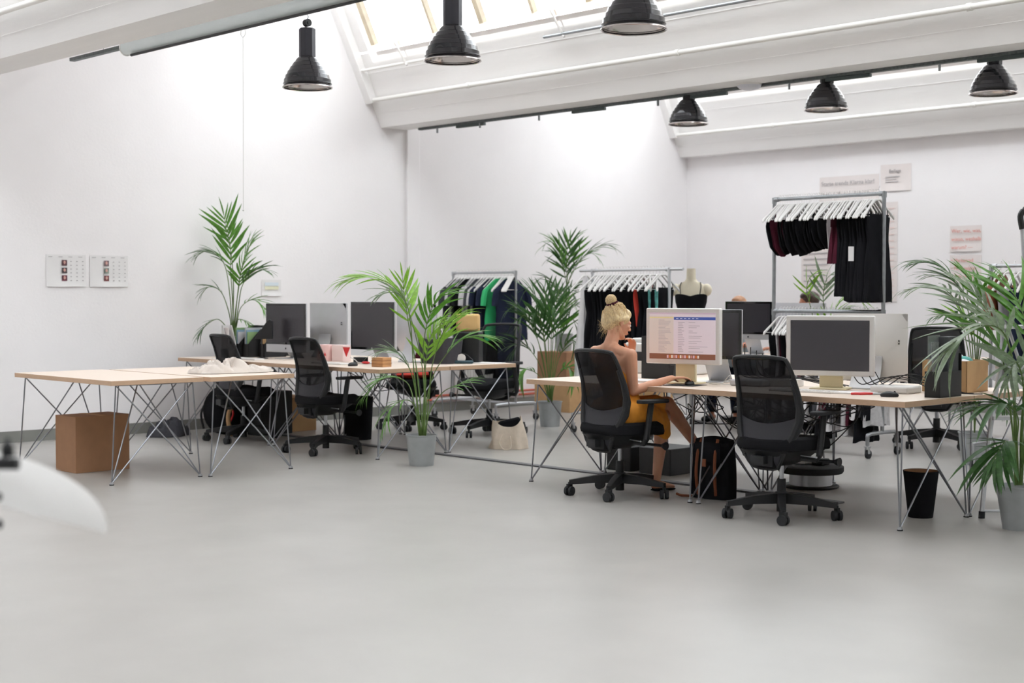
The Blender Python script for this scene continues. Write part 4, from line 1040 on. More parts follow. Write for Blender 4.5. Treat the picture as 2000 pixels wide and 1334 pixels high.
for i in range(5):
    MB().box((0, 0, .01+.055*i), (.26, .34, .004)).bb((-.13, -.17, .008+.055*i), (-.126, .17, .05+.055*i)).bb((.126, -.17, .008+.055*i), (.13, .17, .05+.055*i)).build('tray', m_blackp, t)
    MB().box((0, -.01, .022+.055*i), (.21, .30, .016)).build('papers', cf[i % 3] if i % 2 else m_paper, t)
# laptop stand (black), behind lit monitor
t = thing('phone_stand', 'black twin bracket stand under the left of the lit white monitor', 'stand', (-6.72, 7.97, T), radians(12))
for sx in (-.05, .05):
    MB().prism([(-.02, 0), (.02, 0), (.034, .11), (-.002, .11)], .022, Matrix.Translation((sx, .01, 0)) @ Matrix.Rotation(pi/2, 4, 'X')).build('bracket', m_blackp, t)
MB().box((0, .02, .006), (.17, .10, .012)).build('base', m_blackp, t)
# desk lamp, mug, pink boxes, etc. on the left group
t = thing('desk_lamp', 'black desk lamp with cone shade left of the dark-screened computer', 'desk lamp', (-11.80, 7.86, T))
b = MB(); b.lathe([(.0, 0), (.06, 0), (.06, .006), (.012, .014), (.006, .02)], 20); b.build('base', m_blackp, t)
MB().cyl((0, 0, .014), (0, 0, .20), .006, n=8).build('pole', m_blackp, t)
MB().prism([(-.10, 0), (.07, 0), (.07, .17), (.045, .19), (.02, .17)], .07, Matrix.Translation((0, .045, .19)) @ Matrix.Rotation(radians(48), 4, 'Z') @ Matrix.Rotation(pi/2, 4, 'X')).build('lamp_shade', m_blackp, t, bevel=.006)
t = thing('mug', 'dark teal mug on the far left desk below the black desk lamp', 'mug', (-12.07, 7.62, T))
b = MB(); b.lathe([(.001, 0), (.030, 0), (.036, .03), (.043, .095), (.039, .095), (.033, .02), (.001, .012)], 24); b.build('cup', m_tealc, t)
MB().tube([(.038, 0, .08), (.065, 0, .075), (.065, 0, .04), (.034, 0, .03)], .005, 6).build('handle', m_tealc, t)
m_pinkb = mat('pink_card', (240, 204, 202), .7, noise=.03)
for i, (x, y, lab) in enumerate(((-11.02, 8.05, 'pale pink box with red motifs, left one behind the mesh chair'), (-10.86, 8.10, 'plain pale pink box, right one left of the wide black monitor'))):
    t = thing('gift_box', lab, 'box', (x, y, T), .12)
    MB().box((0, 0, .075), (.15, .10, .15)).build('box_body', m_pinkb if i == 0 else mat('pink_pale_card', (238, 218, 216), .7), t, bevel=.002)
    if i == 0:
        for sx in (-.035, .035): MB().prism([(-.016, 0), (.016, 0), (0, .032)], .001, Matrix.Translation((sx, -.051, .05)) @ Matrix.Rotation(pi/2, 4, 'X')).build('red_motif', m_redp, t)
tag(MB().prism([(-.05, 0), (.05, 0), (0, -.09)], .002, Matrix.Rotation(pi/2, 4, 'X')).build('pennant', m_redp, loc=(-10.70, 8.04, T+.135), rz=.1), 'red paper pennant hanging at the lower left corner of the wide black monitor', 'pennant')
boxdev('tray_box', 'small black box below the wide black monitor', 'box', -10.50, 8.05, .1, (.11, .08, .05), m_blackp, bev=.003)
tag(MB().tube(smooth_path([(-.1, 0, .05), (-.03, 0, .03), (.03, -.02, .012), (.1, -.03, .01)], 4), [.004]*13, 6).build('white_pen', m_wcable, loc=(-10.42, 7.95, T)), 'curved white stick leaning below the wide black monitor', 'pen')
tag(MB().sph((0, 0, .012), (.05, .018, .012), 12, 6).build('stapler', m_redp, loc=(-10.27, 7.93, T), rz=.2), 'small red stapler in front of the silver monitor stand', 'stapler')
t = thing('wooden_box', 'small plain wooden block box with a darker side left of the bright palm stems', 'box', (-9.78, 7.72, T), .15)
MB().box((0, 0, .04), (.13, .11, .08)).build('box_body', m_woodb, t, bevel=.002)
for z in (.026, .053): MB().box((0, 0, z), (.132, .112, .003)).build('groove', m_brownl, t)
t = thing('felt_basket', 'dark grey felt basket on the rear left desk behind the bright palm', 'basket', (-9.92, 8.50, T), .1)
def felt(u, v):
    a = 2*pi*u; return ((.17+.03*v)*math.copysign(abs(cos(a))**.6, cos(a)), (.13+.02*v)*math.copysign(abs(sin(a))**.6, sin(a)), .22*v)
MB().grid(felt, 32, 4, .006).build('basket_wall', m_dgrey, t); MB().box((0, 0, .004), (.3, .22, .006)).build('basket_floor', m_dgrey, t)
tag(MB().box((0, 0, .0), (.22, .05, .16)).build('folded_towel', mat('tan_cloth', (226, 188, 130), .9, noise=.05), loc=(-9.84, 8.76, T+.36), rz=.6, bevel=.02), 'tan cushion-like pouch standing on the rear left desk behind the palm', 'pouch')
tag(MB().box((0, 0, .14), (.24, .16, .28)).build('storage_bin', m_blackp, loc=(-9.84, 8.76, T), rz=.6, bevel=.01), 'black bin under the tan pouch on the rear left desk', 'bin')
t = thing('tape_dispenser', 'dark tape dispenser on the rear left desk near its right end', 'tape dispenser', (-9.72, 8.60, T), .8)
MB().box((0, 0, .014), (.17, .07, .028)).build('base', m_tealc, t, bevel=.01)
b = MB(); b.cyl((-.02, -.012, .05), (-.02, .012, .05), .038, n=20); b.build('tape_roll', m_whitep, t)
MB().tube(smooth_path([(-.08, 0, .02), (-.05, 0, .085), (.02, 0, .08), (.08, 0, .03)], 4), .006, 6).build('arm', m_blackp, t)
boxdev('paper_stack', 'white sheets lying near the right end of the rear left desk', 'paper', -9.62, 8.80, .3, (.26, .19, .006), m_paper, bev=.001)
boxdev('paper_stack', 'open white booklet in front of the dark-screened computer', 'paper', -11.92, 7.56, .2, (.30, .14, .008), m_paper, bev=.001)

# crumpled cloth on the left table
t = thing('crumpled_cloth', 'crumpled off-white cloth lying on the left desk', 'cloth', (-9.86, 6.22, T))
from mathutils import noise as mn
def lump(cx, cy, rx, ry, h, sd, a0=0):
    b = MB()
    def fn(u, v):
        a = 2*pi*u; r = v
        n1 = mn.noise(Vector((cos(a)*1.4+sd, sin(a)*1.4, sd)))
        rr = r*(1+.28*n1); X = rr*cos(a); Y = rr*sin(a)
        q_ = Vector((X*1.1+sd, Y*2.6, sd*1.7)); w_ = mn.noise(q_*.8)
        rg = 1-abs(2*mn.noise(Vector((X*1.3+sd+w_, Y*3.0+w_*1.5, 4.1))))     # long soft ridges
        env = (max(0, 1-r**3.2))**.6
        z = h*env*(.35+.75*rg+.35*w_) + .006*(1-r)*sin(X*16+Y*9+w_*6) + .004
        return (cx+rx*rr*cos(a+a0), cy+ry*rr*sin(a+a0), max(.003, z))
    b.grid(fn, 56, 18); return b
lump(0, .0, .17, .22, .095, 3.3).build('fold', mat('crumpled_cotton', (212, 202, 194), .95, noise=.03, bump=.4, bscale=14), t, ang=60); lump(.04, .22, .13, .18, .055, 8.1).build('fold', mat('crumpled_cotton', (212, 202, 194), .95, noise=.03, bump=.4, bscale=14), t, ang=60); lump(-.04, -.14, .13, .14, .065, 5.7).build('fold', mat('crumpled_cotton', (212, 202, 194), .95, noise=.03, bump=.4, bscale=14), t, ang=60)

# ------------------------------------------------------------------ things on the floor
def bin_(label, x, y, h, rt, rb, mo, mi):
    t = thing('waste_bin', label, 'bin', (x, y, 0))
    b = MB(); b.lathe([(.001, 0), (rb, 0), (rt, h), (rt-.004, h)], 32); b.build('bin_wall', mo, t)
    b = MB(); b.lathe([(rt-.0045, h-.001), (rb-.004, .006), (.001, .006)], 32); b.build('bin_lining', mi, t)
bin_('black paper bin with brown lining under the near right desk end', -4.745, 7.93, .285, .107, .074, m_black, m_card)
bin_('black waste bin standing behind the steel legs under the left desks', -10.95, 8.36, .40, .145, .125, m_black, m_rubber)
boxdev('computer_tower', 'black computer tower under the left desks behind the mesh chair', 'computer', -11.95, 8.05, .1, (.20, .40, .42), m_blackp, 0, .006)
boxdev('storage_cabinet', 'black box standing under the desk behind the feet of the woman', 'box', -7.62, 8.52, .05, (.24, .38, .185), m_rubber, 0, .006)
boxdev('storage_cabinet', 'dark box under the desk directly right of the black box behind the woman', 'box', -7.26, 8.52, .05, (.30, .36, .20), m_blackp, 0, .006)
# tote bag
t = thing('tote_bag', 'canvas tote bag with dark contents on the floor near the steel desk feet', 'bag', (-9.36, 8.80, 0), radians(40))
def tote(u, v):
    a = 2*pi*u; w_ = .17-.045*v+.02*sin(3*a+v*4)*(1-v*.5); d_ = .085-.03*v+.012*sin(5*a)
    return (w_*math.copysign(abs(cos(a))**.7, cos(a)), d_*math.copysign(abs(sin(a))**.7, sin(a)), .002+(.27+.03*sin(a+2.2)-.10*max(0, -sin(a))*max(0, cos(a*1.0+1.2)))*v)
MB().grid(tote, 40, 14, .003).build('bag_body', m_canvas, t, ang=70)
MB().box((.03, .0, .17), (.20, .06, .19), R=Euler((0, radians(-14), 0)).to_matrix()).build('contents', m_black, t, bevel=.02)
MB().tube(smooth_path([(-.04, -.07, .13), (-.06, -.10, .06), (-.02, -.12, .006), (.04, -.11, .02), (.03, -.08, .12)], 5), .006, 5).build('strap', m_canvas, t)
# dark bags under the left desks
t = thing('travel_bag', 'large black bag leaning under the far left desk near the wall', 'bag', (-12.25, 7.75, 0), .6)
b = MB(); b.sph((0, 0, .23), (.24, .17, .25), 20, 12); b.v = [(x, y, max(.001, z)) for x, y, z in b.v]; b.build('bag_body', m_black, t)
MB().tube(smooth_path([(-.2, 0, .33), (-.26, -.02, .2), (-.22, -.05, .05)], 5), .012, 6).build('strap', m_blackp, t)
MB().tube(smooth_path([(.08, -.15, .30), (.14, -.17, .22), (.1, -.17, .12)], 5), .009, 6).build('red_strap', m_redp, t)
t = thing('wooden_bow', 'pale curved wooden strip leaning beside the black bag under the left desks', 'wood strip', (-11.95, 7.62, 0), 0)
MB().tube(smooth_path([(0, 0, .30), (-.03, -.02, .22), (-.03, -.02, .12), (.02, -.01, .015)], 5), [.022]*16, 8).build('strip', m_card2, t)
t = thing('fur_hat', 'crumpled grey shaggy cloth bundle on the floor by the left wall', 'cloth', (-12.45, 7.22, 0))
lump(0, 0, .16, .22, .15, 2.2).build('fold', m_dgrey, t, ang=60)
# backpack
t = thing('backpack', 'dark blue backpack with brown leather straps on the floor before the woman', 'backpack', (-6.13, 7.66, 0), radians(8))
def pack(u, v):
    a = 2*pi*u; w_ = .145*(1-.10*v+.05*sin(pi*v)); d_ = .085*(1-.25*v+.10*sin(pi*v))
    return (w_*math.copysign(abs(cos(a))**.55, cos(a)), d_*math.copysign(abs(sin(a))**.55, sin(a)), .004+.38*v+.012*sin(2*a+1)*v)
b = MB(); b.grid(pack, 36, 12); b.grid(lambda u, v: (pack(u, 1)[0]*(1-v), pack(u, 1)[1]*(1-v), pack(u, 1)[2]+.022*sin(v*pi/2)), 36, 4)
b.build('bag_body', m_black, t, ang=60)
MB().grid(lambda u, v: (-.147+.01*sin(pi*v), -.07+.14*u, .02+.34*v), 4, 6, .006).build('side_panel', m_navy, t)
for sx in (-.075, .06): MB().tube(smooth_path([(sx, -.085, .03), (sx*1.05, -.105, .16), (sx, -.095, .30), (sx*.9, -.05, .40)], 5), .011, 6).build('leather_strap', m_brownl, t)
MB().grid(lambda u, v: (-.10+.20*u, -.094+.0*v, .25+.13*v), 6, 3, .006).build('top_flap', m_black, t)
MB().box((-.02, -.104, .245), (.03, .006, .05)).build('buckle_tab', m_brownl, t)
MB().tube([(-.13, -.06, .01), (-.20, -.10, .012), (-.24, -.09, .02)], .009, 6).build('loose_strap', m_brownl, t)
# round floor fan / step device
t = thing('round_floor_scale', 'low round black and silver device on the floor behind the near chair', 'device', (-6.02, 8.60, 0))
b = MB(); b.lathe([(.001, 0), (.19, 0), (.20, .012), (.19, .02), (.001, .02)], 36); b.build('lower_plate', m_blackp, t)
b = MB(); b.lathe([(.15, .02), (.15, .10)], 36); b.build('middle_ring', m_alu, t)
b = MB(); b.lathe([(.15, .10), (.22, .105), (.23, .12), (.23, .15), (.215, .16), (.001, .162)], 36); b.build('upper_housing', m_rubber, t)
MB().box((-.06, 0, .18), (.10, .12, .035)).build('control_block', m_whitep, t, bevel=.008)
MB().box((.07, .02, .185), (.09, .10, .045)).build('motor_cover', m_blackp, t, bevel=.01)
# red seat chair under the left desks
t = copy_tree(CH); t.name = 'office_chair.010'; t.location = (-11.42, 9.42, 0); t.rotation_euler = (0, 0, radians(150)); t['label'] = 'office chair with a red cover on its seat behind the left desks'
t2 = thing('red_cushion', 'red patterned cushion on the seat of the chair behind the left desks', 'cushion', (-11.42, 9.42, .505), .4)
MB().sph((0, 0, .05), (.22, .20, .05), 20, 10).build('cushion_body', m_redc, t2)
MB().sph((0, .17, .19), (.22, .05, .14), 20, 10).build('cushion_back', m_burg, t2)
# far mesh chair seen from the front
def far_chair(label, x, y, a):
    t = copy_tree(CH); t.location = (x, y, 0); t.rotation_euler = (0, 0, radians(a)); t['label'] = label; t.scale = (1.08, 1.08, 1.08)
    for ch in C.objects:
        if ch.parent is t and ch.name.startswith('mesh_panel'): ch.data = ch.data.copy(); ch.data.materials[0] = mat('open_mesh_weave', (26, 26, 30), .8, noise=.2, nscale=200, alpha=.24, spec=.2)
        if ch.parent is t and ch.name.startswith('lumbar_shell'): ch.data = ch.data.copy(); ch.data.materials[0] = MATS['open_mesh_weave']
    return t
far_chair('black chair facing the rear left desk, in front of the radiator', -10.42, 9.55, 196)
# cables
def cable(label, pts, r=.004, m=m_cable, group='black cables around the near desks'):
    tag(MB().tube(smooth_path(pts, 7), r, 5).build('cable', m), label, 'cable', group)
rnd = random.Random(5)
for i in range(9):
    x0 = -6.9+.17*i; pts = [(x0, 8.0+.1*rnd.random(), .70)]
    for k in range(6): pts.append((x0+rnd.uniform(-.15, .4), 8.05+rnd.uniform(-.15, .3), rnd.uniform(.42, .69)))
    pts.append((x0+.3, 8.1, .70)); cable('black cables looping under the near desk group', pts)
for i in range(3):
    pts = [(-6.6+.2*i, 8.0, .66), (-6.3, 8.1, .45), (-6.0+.1*i, 8.15, .38-.05*i), (-5.7, 8.2, .30+.1*i), (-5.4, 8.15, .5), (-5.2, 8.0, .68)]
    cable('black cables looping under the near desk group', pts)
for i in range(4):
    x0 = -10.9+.25*i; pts = [(x0, 8.1, .70)] + [(x0+rnd.uniform(-.2, .3), 8.15+rnd.uniform(-.1, .1), rnd.uniform(.5, .69)) for k in range(4)] + [(x0+.2, 8.1, .70)]
    cable('black cables looping under the left desk group', pts, group='black cables under the left desks')
for i in range(5):
    x0 = -6.12+.05*i; pts = [(x0, 7.9, T+.30-.02*i), (x0+.03, 7.88, T+.10), (x0+.08, 7.92+.02*i, T+.055), (x0+.2, 8.0, T+.055+.01*i), (x0+.35, 8.1, T+.05), (x0+.5, 8.2, T+.01)]
    cable('black cables on the desk behind the light grey device box', pts, .0035, group='black cables over the grey device box')
for i in range(4):
    x0 = -5.3+.06*i; pts = [(x0-.05, 8.08, T+.12), (x0+.05, 8.05, T+.04), (x0+.18, 8.10, T+.085+.01*i), (x0+.35, 8.15, T+.07), (x0+.5, 8.2, T+.01), (x0+.62, 8.22, T+.006)]
    cable('black cables over the white device box at right', pts, .0035, group='black cables over the white device box')
for i in range(3):
    cable('white cable coiled beside the lit monitor foot', [(-6.34, 7.86, T+.005), (-6.25, 7.84+.02*i, T+.006), (-6.18, 7.88, T+.03*i+.005), (-6.22, 7.95, T+.006), (-6.12, 8.0, T+.006)], .003, m_wcable, 'white cables beside the lit monitor')
# mannequin
t = thing('dress_form', 'headless cream dress form wearing a black camisole behind the lit monitor', 'mannequin', (-9.93, 12.0, 0), radians(35))
b = MB(); prof = [(.80, .11, .08), (.90, .165, .12), (1.0, .155, .11), (1.10, .12, .09), (1.20, .135, .10), (1.30, .16, .115), (1.38, .17, .10), (1.43, .165, .08), (1.47, .13, .065), (1.50, .07, .055), (1.53, .05, .05), (1.60, .048, .05), (1.635, .045, .045)]
n = 28; vs = [(w_*cos(2*pi*k/n), d_*sin(2*pi*k/n)*(1.0), z) for z, w_, d_ in prof for k in range(n)]
b.add(vs, [(j*n+k, j*n+(k+1) % n, (j+1)*n+(k+1) % n, (j+1)*n+k) for j in range(len(prof)-1) for k in range(n)] + [tuple(range((len(prof)-1)*n, len(prof)*n)), tuple(range(n-1, -1, -1))])
b.sph((.165, 0, 1.41), (.055, .06, .065), 14, 9); b.sph((-.165, 0, 1.41), (.055, .06, .065), 14, 9)
b.build('torso', mat('cream_form', (226, 218, 196), .8), t, ang=60)
b = MB(); pr = [(.98, .160, .118), (1.10, .127, .098), (1.20, .143, .108), (1.28, .166, .125), (1.345, .172, .118)]
vs = [(w_*cos(2*pi*k/n), d_*sin(2*pi*k/n), z + (.045*max(0, -sin(2*pi*k/n))*abs(cos(2*pi*k/n)) if z > 1.3 else 0)) for z, w_, d_ in pr for k in range(n)]
b.add(vs, [(j*n+k, j*n+(k+1) % n, (j+1)*n+(k+1) % n, (j+1)*n+k) for j in range(len(pr)-1) for k in range(n)])
g = b.build('camisole', m_black, t)
for sx in (-1, 1): MB().tube(smooth_path([(sx*.10, -.115, 1.36), (sx*.11, -.08, 1.44), (sx*.10, -.02, 1.487), (sx*.10, .06, 1.45), (sx*.09, .10, 1.36)], 4), .005, 5).build('strap', m_black, g)
MB().cyl((0, 0, .04), (0, 0, .85), .016, n=10).build('pole', m_chrome, t)
b = MB(); b.lathe([(.001, 0), (.17, 0), (.17, .012), (.02, .04), (.001, .04)], 24); b.build('base', m_blackp, t)
# step ladder at the right edge
t = thing('step_ladder', 'aluminium step ladder with a black-topped grab rail at the right edge', 'ladder', (-4.46, 8.15, 0), 0)
dL = 8.85
def lp(dx, py, aw=0): return RV*((dx+(14 if py < 700 and dx > 0 else 0))/2850*dL) + FV*aw + Vector((0, 0, 1.36-(py-575.4)/2850*dL))
for s_, wd in ((0, 0), (1, .74)):
    off = RV*wd*s_
    def q(v, k): return v + RV*(wd*s_*k)
    sg = -1 if s_ else 1
    def lpp(dx, py, aw): 
        v = lp(dx*sg, py, aw); return v + RV*(wd*s_)
    MB().tube(smooth_path([lpp(0, 1008, 0), lpp(18, 900, .08), lpp(41, 780, .16), lpp(60, 640, .22)], 4), .015, 8).build('front_rail', m_alu, t)
    MB().tube([lpp(60, 640, .22), lpp(92, 560, .22), lpp(80, 430, .20)], .012, 8).build('grab_rail', m_alu, t)
    MB().tube([lpp(2, 1002, 0)+Vector((.22, .48, 0)), lpp(40, 800, .12)+Vector((.11, .26, 0)), lpp(60, 640, .24)], .011, 8).build('rear_rail', m_alu, t)
    MB().cyl(lpp(0, 1016, 0), lpp(1, 1000, .004), .02, n=10).build('rubber_foot', m_rubber, t)
    MB().tube(smooth_path([lpp(82, 445, .20), lpp(78, 420, .20), lpp(84, 408, .20)], 4), .019, 8).build('grip_end', m_blackp, t)
MB().tube([lp(84, 410, .20), lp(84, 408, .20)+Vector((0, 0, .004)), lp(-84, 408, .20)+RV*.74], .019, 8).build('hand_grip', m_blackp, t)
MB().cyl(lp(4, 1000, .02), lp(-4, 1000, .02)+RV*.74, .009, n=8).build('cross_bar', m_alu, t)
for i, (dx, py, aw) in enumerate(((14, 920, .08), (32, 820, .14), (48, 720, .19), (60, 640, .24))):
    a = lp(dx, py, aw); c_ = lp(-dx, py, aw)+RV*.74; mid = (a+c_)/2
    MB().box(mid, ((a-c_).length, .085 if i < 3 else .2, .022), math.atan2(RV.y, RV.x)).build('tread', m_alu, t)
# white bowl lamp shade close to the camera, left edge
t = thing('floor_lamp', 'large white bowl-shaped lamp shade with black fittings, blurred at the left edge', 'floor lamp', (-3.05, 1.20, 0))
n_ = m_shade.node_tree.nodes; l_ = m_shade.node_tree.links; tl = n_.new('ShaderNodeBsdfTranslucent'); tl.inputs[0].default_value = (.9, .9, .9, 1); mx_ = n_.new('ShaderNodeMixShader'); mx_.inputs[0].default_value = .62
l_.new(n_['Principled BSDF'].outputs[0], mx_.inputs[1]); l_.new(tl.outputs[0], mx_.inputs[2]); l_.new(mx_.outputs[0], n_['Material Output'].inputs[0])
base = Vector((-3.05, 1.20, 0))
dd = 3.0
def np_(pxx, pyy, d_=dd):
    fv = Vector((-.7262, .6867, -.0321)); uu = Vector((-.0233, .0221, .9995))
    return Vector((0, 0, 1.36)) + (fv + RV*((pxx-1000)/2850) - uu*((pyy-667)/2850))*d_ - base
ce = np_(2, 988); axis = RV*.31 + Vector((-.0233, .0221, .9995))*.966
vd = (ce+base-Vector((0, 0, 1.36))).normalized(); axis = (axis - vd*axis.dot(vd)).normalized()
Rm = axis.to_track_quat('Z', 'Y').to_matrix().to_4x4(); Rm.translation = ce
R0 = 206/2850*dd; H0 = 100/2850*dd
b = MB(); b.lathe([(R0, 0)] + [(R0*cos(a), H0*sin(a)) for a in [i*pi/2/14 for i in range(1, 14)]] + [(.02, H0)], 48, T=Rm); b.build('lamp_shade', m_shade, t, ang=80)
MB().cyl(np_(-60, 906, 2.78), np_(36, 906, 2.78), .0115, n=12).build('boom_arm', m_blackp, t)
MB().lathe([(.001, 0), (.012, 0), (.012, .02), (.005, .028), (.005, .036), (.001, .037)], 14, T=Matrix.Translation(np_(15, 892, 2.78))).build('clamp_knob', m_blackp, t)
MB().sph(np_(0, 1024, 2.8), (.006, .006, .01), 10, 8).build('hinge_knob', m_blackp, t); MB().sph(np_(-2, 970, 2.75), (.006, .006, .008), 10, 8).build('hinge_knob', m_blackp, t)
q0 = np_(-60, 906, 2.78); MB().cyl((q0.x, q0.y, .02), (q0.x, q0.y, q0.z+.03), .012, n=12).build('pole', m_blackp, t)
MB().lathe([(.001, 0), (.15, 0), (.15, .015), (.02, .025), (.001, .025)], 24, T=Matrix.Translation((q0.x, q0.y, 0))).build('base', m_blackp, t)
MB().cyl(np_(-30, 906, 2.78), ce + axis*H0*.98, .006, n=8).build('shade_carrier', m_blackp, t)

# ------------------------------------------------------------------ people
def remeshed(b, name, m, parent, vox=.006, it=4):
    me = b.mesh(name, m, 180); o = bpy.data.objects.new(name, me); C.objects.link(o)
    r = o.modifiers.new('remesh', 'REMESH'); r.mode = 'VOXEL'; r.voxel_size = vox; r.use_smooth_shade = True
    s_ = o.modifiers.new('smooth', 'SMOOTH'); s_.factor = .5; s_.iterations = it
    dg = bpy.context.evaluated_depsgraph_get(); me2 = bpy.data.meshes.new_from_object(o.evaluated_get(dg)); me2.name = name
    o.modifiers.clear(); o.data = me2; me2.polygons.foreach_set('use_smooth', [True]*len(me2.polygons))
    if parent is not None: o.parent = parent
    return o
def head_geo(b, c, fwd, up, s=1.0):
    """head about centre c looking along fwd; adds skull, jaw, nose, ears, lips, brows, sockets"""
    f_ = Vector(fwd).normalized(); r_ = f_.cross(Vector(up)).normalized(); u_ = r_.cross(f_)
    R = Matrix((r_, f_, u_)).transposed(); c = Vector(c)
    def L(x, y, z): return c + R @ Vector((x*s, y*s, z*s))
    b.sph(L(0, -.012, .030), (.074*s, .094*s, .086*s), 20, 14, R)        # skull
    b.sph(L(0, .022, -.010), (.062*s, .068*s, .085*s), 18, 12, R)       # face
    b.cap(L(0, .045, -.078), L(0, .02, -.070), .030*s, .040*s)           # chin, jaw
    for sx in (-1, 1):
        b.cap(L(sx*.045, -.005, -.045), L(sx*.018, .058, -.088), .022*s, .017*s)
        b.sph(L(sx*.040, .066, -.012), (.020*s, .018*s, .020*s), 10, 8, R)   # cheeks
        b.cap(L(sx*.016, .084, .022), L(sx*.046, .070, .022), .010*s, .009*s)  # brow
        b.sph(L(sx*.078, -.008, -.005), (.008*s, .018*s, .028*s), 12, 8, R)  # ears
    b.cap(L(0, .086, .016), L(0, .104, -.018), .007*s, .011*s); b.sph(L(-.010, .094, -.022), .008*s, 8, 6); b.sph(L(.010, .094, -.022), .008*s, 8, 6)
    b.cap(L(-.018, .084, -.046), L(.018, .084, -.046), .0065*s, .0065*s); b.cap(L(-.014, .084, -.056), L(.014, .084, -.056), .007*s, .007*s)
    return L, R
def eyes(L, t, s=1.0):
    for sx in (-1, 1):
        MB().sph(L(sx*.030, .079, .004), .0115*s, 12, 8).build('eye', mat('eye_white', (232, 228, 224), .3), t)
        MB().sph(L(sx*.030, .0885, .004), (.0045*s), 8, 6).build('iris', mat('iris_brown', (64, 50, 44), .3), t)
def hand_geo(b, wrist, dirv, palmn, curl=.5, s=1.0, thumb=1):
    """palm plus five bent fingers; dirv points to the fingertips, palmn out of the palm"""
    d = Vector(dirv).normalized(); p = Vector(palmn); p = (p-d*p.dot(d)).normalized(); x = d.cross(p)   # x across the knuckles
    w = Vector(wrist)
    for k in (-1, -.33, .33, 1): b.cap(w + x*(k*.012*s), w + d*(.082*s) + x*(k*.030*s), .013*s, .0105*s, 10)
    lens = [.064, .074, .070, .056]
    for i, k in enumerate((-1, -.35, .3, .95)):
        a = w + d*(.085*s) + x*(k*.031*s); ll = lens[i]*s; ang = 0; cur = a; dv = d
        for j, fr_ in enumerate((.45, .32, .23)):
            ang += curl*(.55 if j == 0 else .75)
            dv = (d*cos(ang) + p*sin(ang)).normalized(); nx = cur + dv*(ll*fr_)
            b.cap(cur, nx, (.0085-.0008*j)*s, (.0080-.0008*j)*s, 9); cur = nx
    tb = w + d*(.022*s) - x*(.022*s*thumb); t1 = tb + (d*.6 - x*.62*thumb + p*.35).normalized()*(.038*s); t2 = t1 + (d*.85 - x*.25*thumb + p*.45).normalized()*(.030*s)
    b.cap(tb, t1, .0125*s, .0098*s, 9); b.cap(t1, t2, .0095*s, .0080*s, 9)
# the woman: coordinates are world minus root
root = Vector((-6.665, 7.31, 0))
t = thing('person', 'woman with a blond bun in an orange dress, seated, one hand at her chin', 'person', root)
def V(x, y, z): return Vector((x, y, z))-root
pel = V(-6.675, 7.315, .57); wst = V(-6.675, 7.30, .74); chs = V(-6.695, 7.285, .89); nb = V(-6.715, 7.265, 1.015); nt = V(-6.722, 7.305, 1.085)
shR = V(-6.525, 7.262, .955); shL = V(-6.885, 7.30, .965)
elR = V(-6.528, 7.292, .715); wrR = V(-6.405, 7.54, .797); elL = V(-6.77, 7.52, .80); wrL = V(-6.73, 7.505, .955)
hpR = V(-6.58, 7.28, .555); hpL = V(-6.78, 7.28, .565); knR = V(-6.615, 7.70, .515); knL = V(-6.63, 7.76, .60)
anR = V(-6.615, 7.63, .085); anL = V(-6.575, 8.02, .29)
b = MB()
b.cap(pel+Vector((-.06, 0, 0)), pel+Vector((.06, 0, 0)), .105, .105, 16); b.cap(pel, wst, .115, .092, 16)
b.cap(wst+Vector((-.035, 0, 0)), chs+Vector((-.065, 0, 0)), .085, .088, 16); b.cap(wst+Vector((.035, 0, 0)), chs+Vector((.065, 0, 0)), .085, .088, 16)
b.cap(chs+Vector((-.06, 0, .02)), nb+Vector((-.03, 0, -.03)), .085, .055, 14); b.cap(chs+Vector((.06, 0, .02)), nb+Vector((.03, 0, -.03)), .085, .055, 14)
b.cap(nb+Vector((0, 0, -.02)), shR+Vector((-.03, 0, .005)), .045, .042, 12); b.cap(nb+Vector((0, 0, -.02)), shL+Vector((.03, 0, .005)), .045, .042, 12)
b.cap(chs+Vector((.09, -.02, 0)), shR, .055, .045, 12); b.cap(chs+Vector((-.09, -.02, 0)), shL, .055, .045, 12)
b.cap(nb+Vector((0, -.005, -.01)), nt, .050, .044, 14)
b.cap(shR, (shR+elR)/2, .044, .038); b.cap((shR+elR)/2, elR, .038, .033); b.cap(elR, (elR*.55+wrR*.45), .034, .033); b.cap(elR*.55+wrR*.45, wrR, .032, .021)
b.cap(shL, (shL+elL)/2, .044, .038); b.cap((shL+elL)/2, elL, .038, .033); b.cap(elL, wrL, .034, .021)
for hp, kn, an in ((hpR, knR, anR), (hpL, knL, anL)):
    b.cap(hp, kn, .082, .052, 16); mid = kn*.68+an*.32; b.cap(kn, mid, .050, .052, 14); b.cap(mid, an, .050, .030, 14)
# feet
b.cap(anR+Vector((0, -.02, -.035)), anR+Vector((.01, .06, -.045)), .030, .026); b.cap(anR+Vector((.01, .06, -.048)), anR+Vector((.02, .15, -.062)), .027, .016)
b.cap(anL+Vector((0, -.015, -.035)), anL+Vector((.02, .07, -.035)), .030, .026); b.cap(anL+Vector((.02, .07, -.037)), anL+Vector((.04, .16, -.045)), .027, .016)
hc = V(-6.722, 7.345, 1.165)
fw = Vector((.34, .88, -.30)); Lh, Rh = head_geo(b, hc, fw, (0, .2, 1), .98)
b.cap(nt, hc+Vector((0, -.02, -.03)), .046, .05, 12)
hand_geo(b, wrR, (V(-6.345, 7.66, .800)-V(-6.405, 7.54, .797)), (0.1, .1, -1), .42, .93, -1)
hand_geo(b, wrL, Vector((.02, -.02, 1)), Vector((-.0, -1, .1)), 1.05, .90, 1)
body = remeshed(b, 'body', m_skin, t, .0055, 4)
eyes(Lh, body, .98)
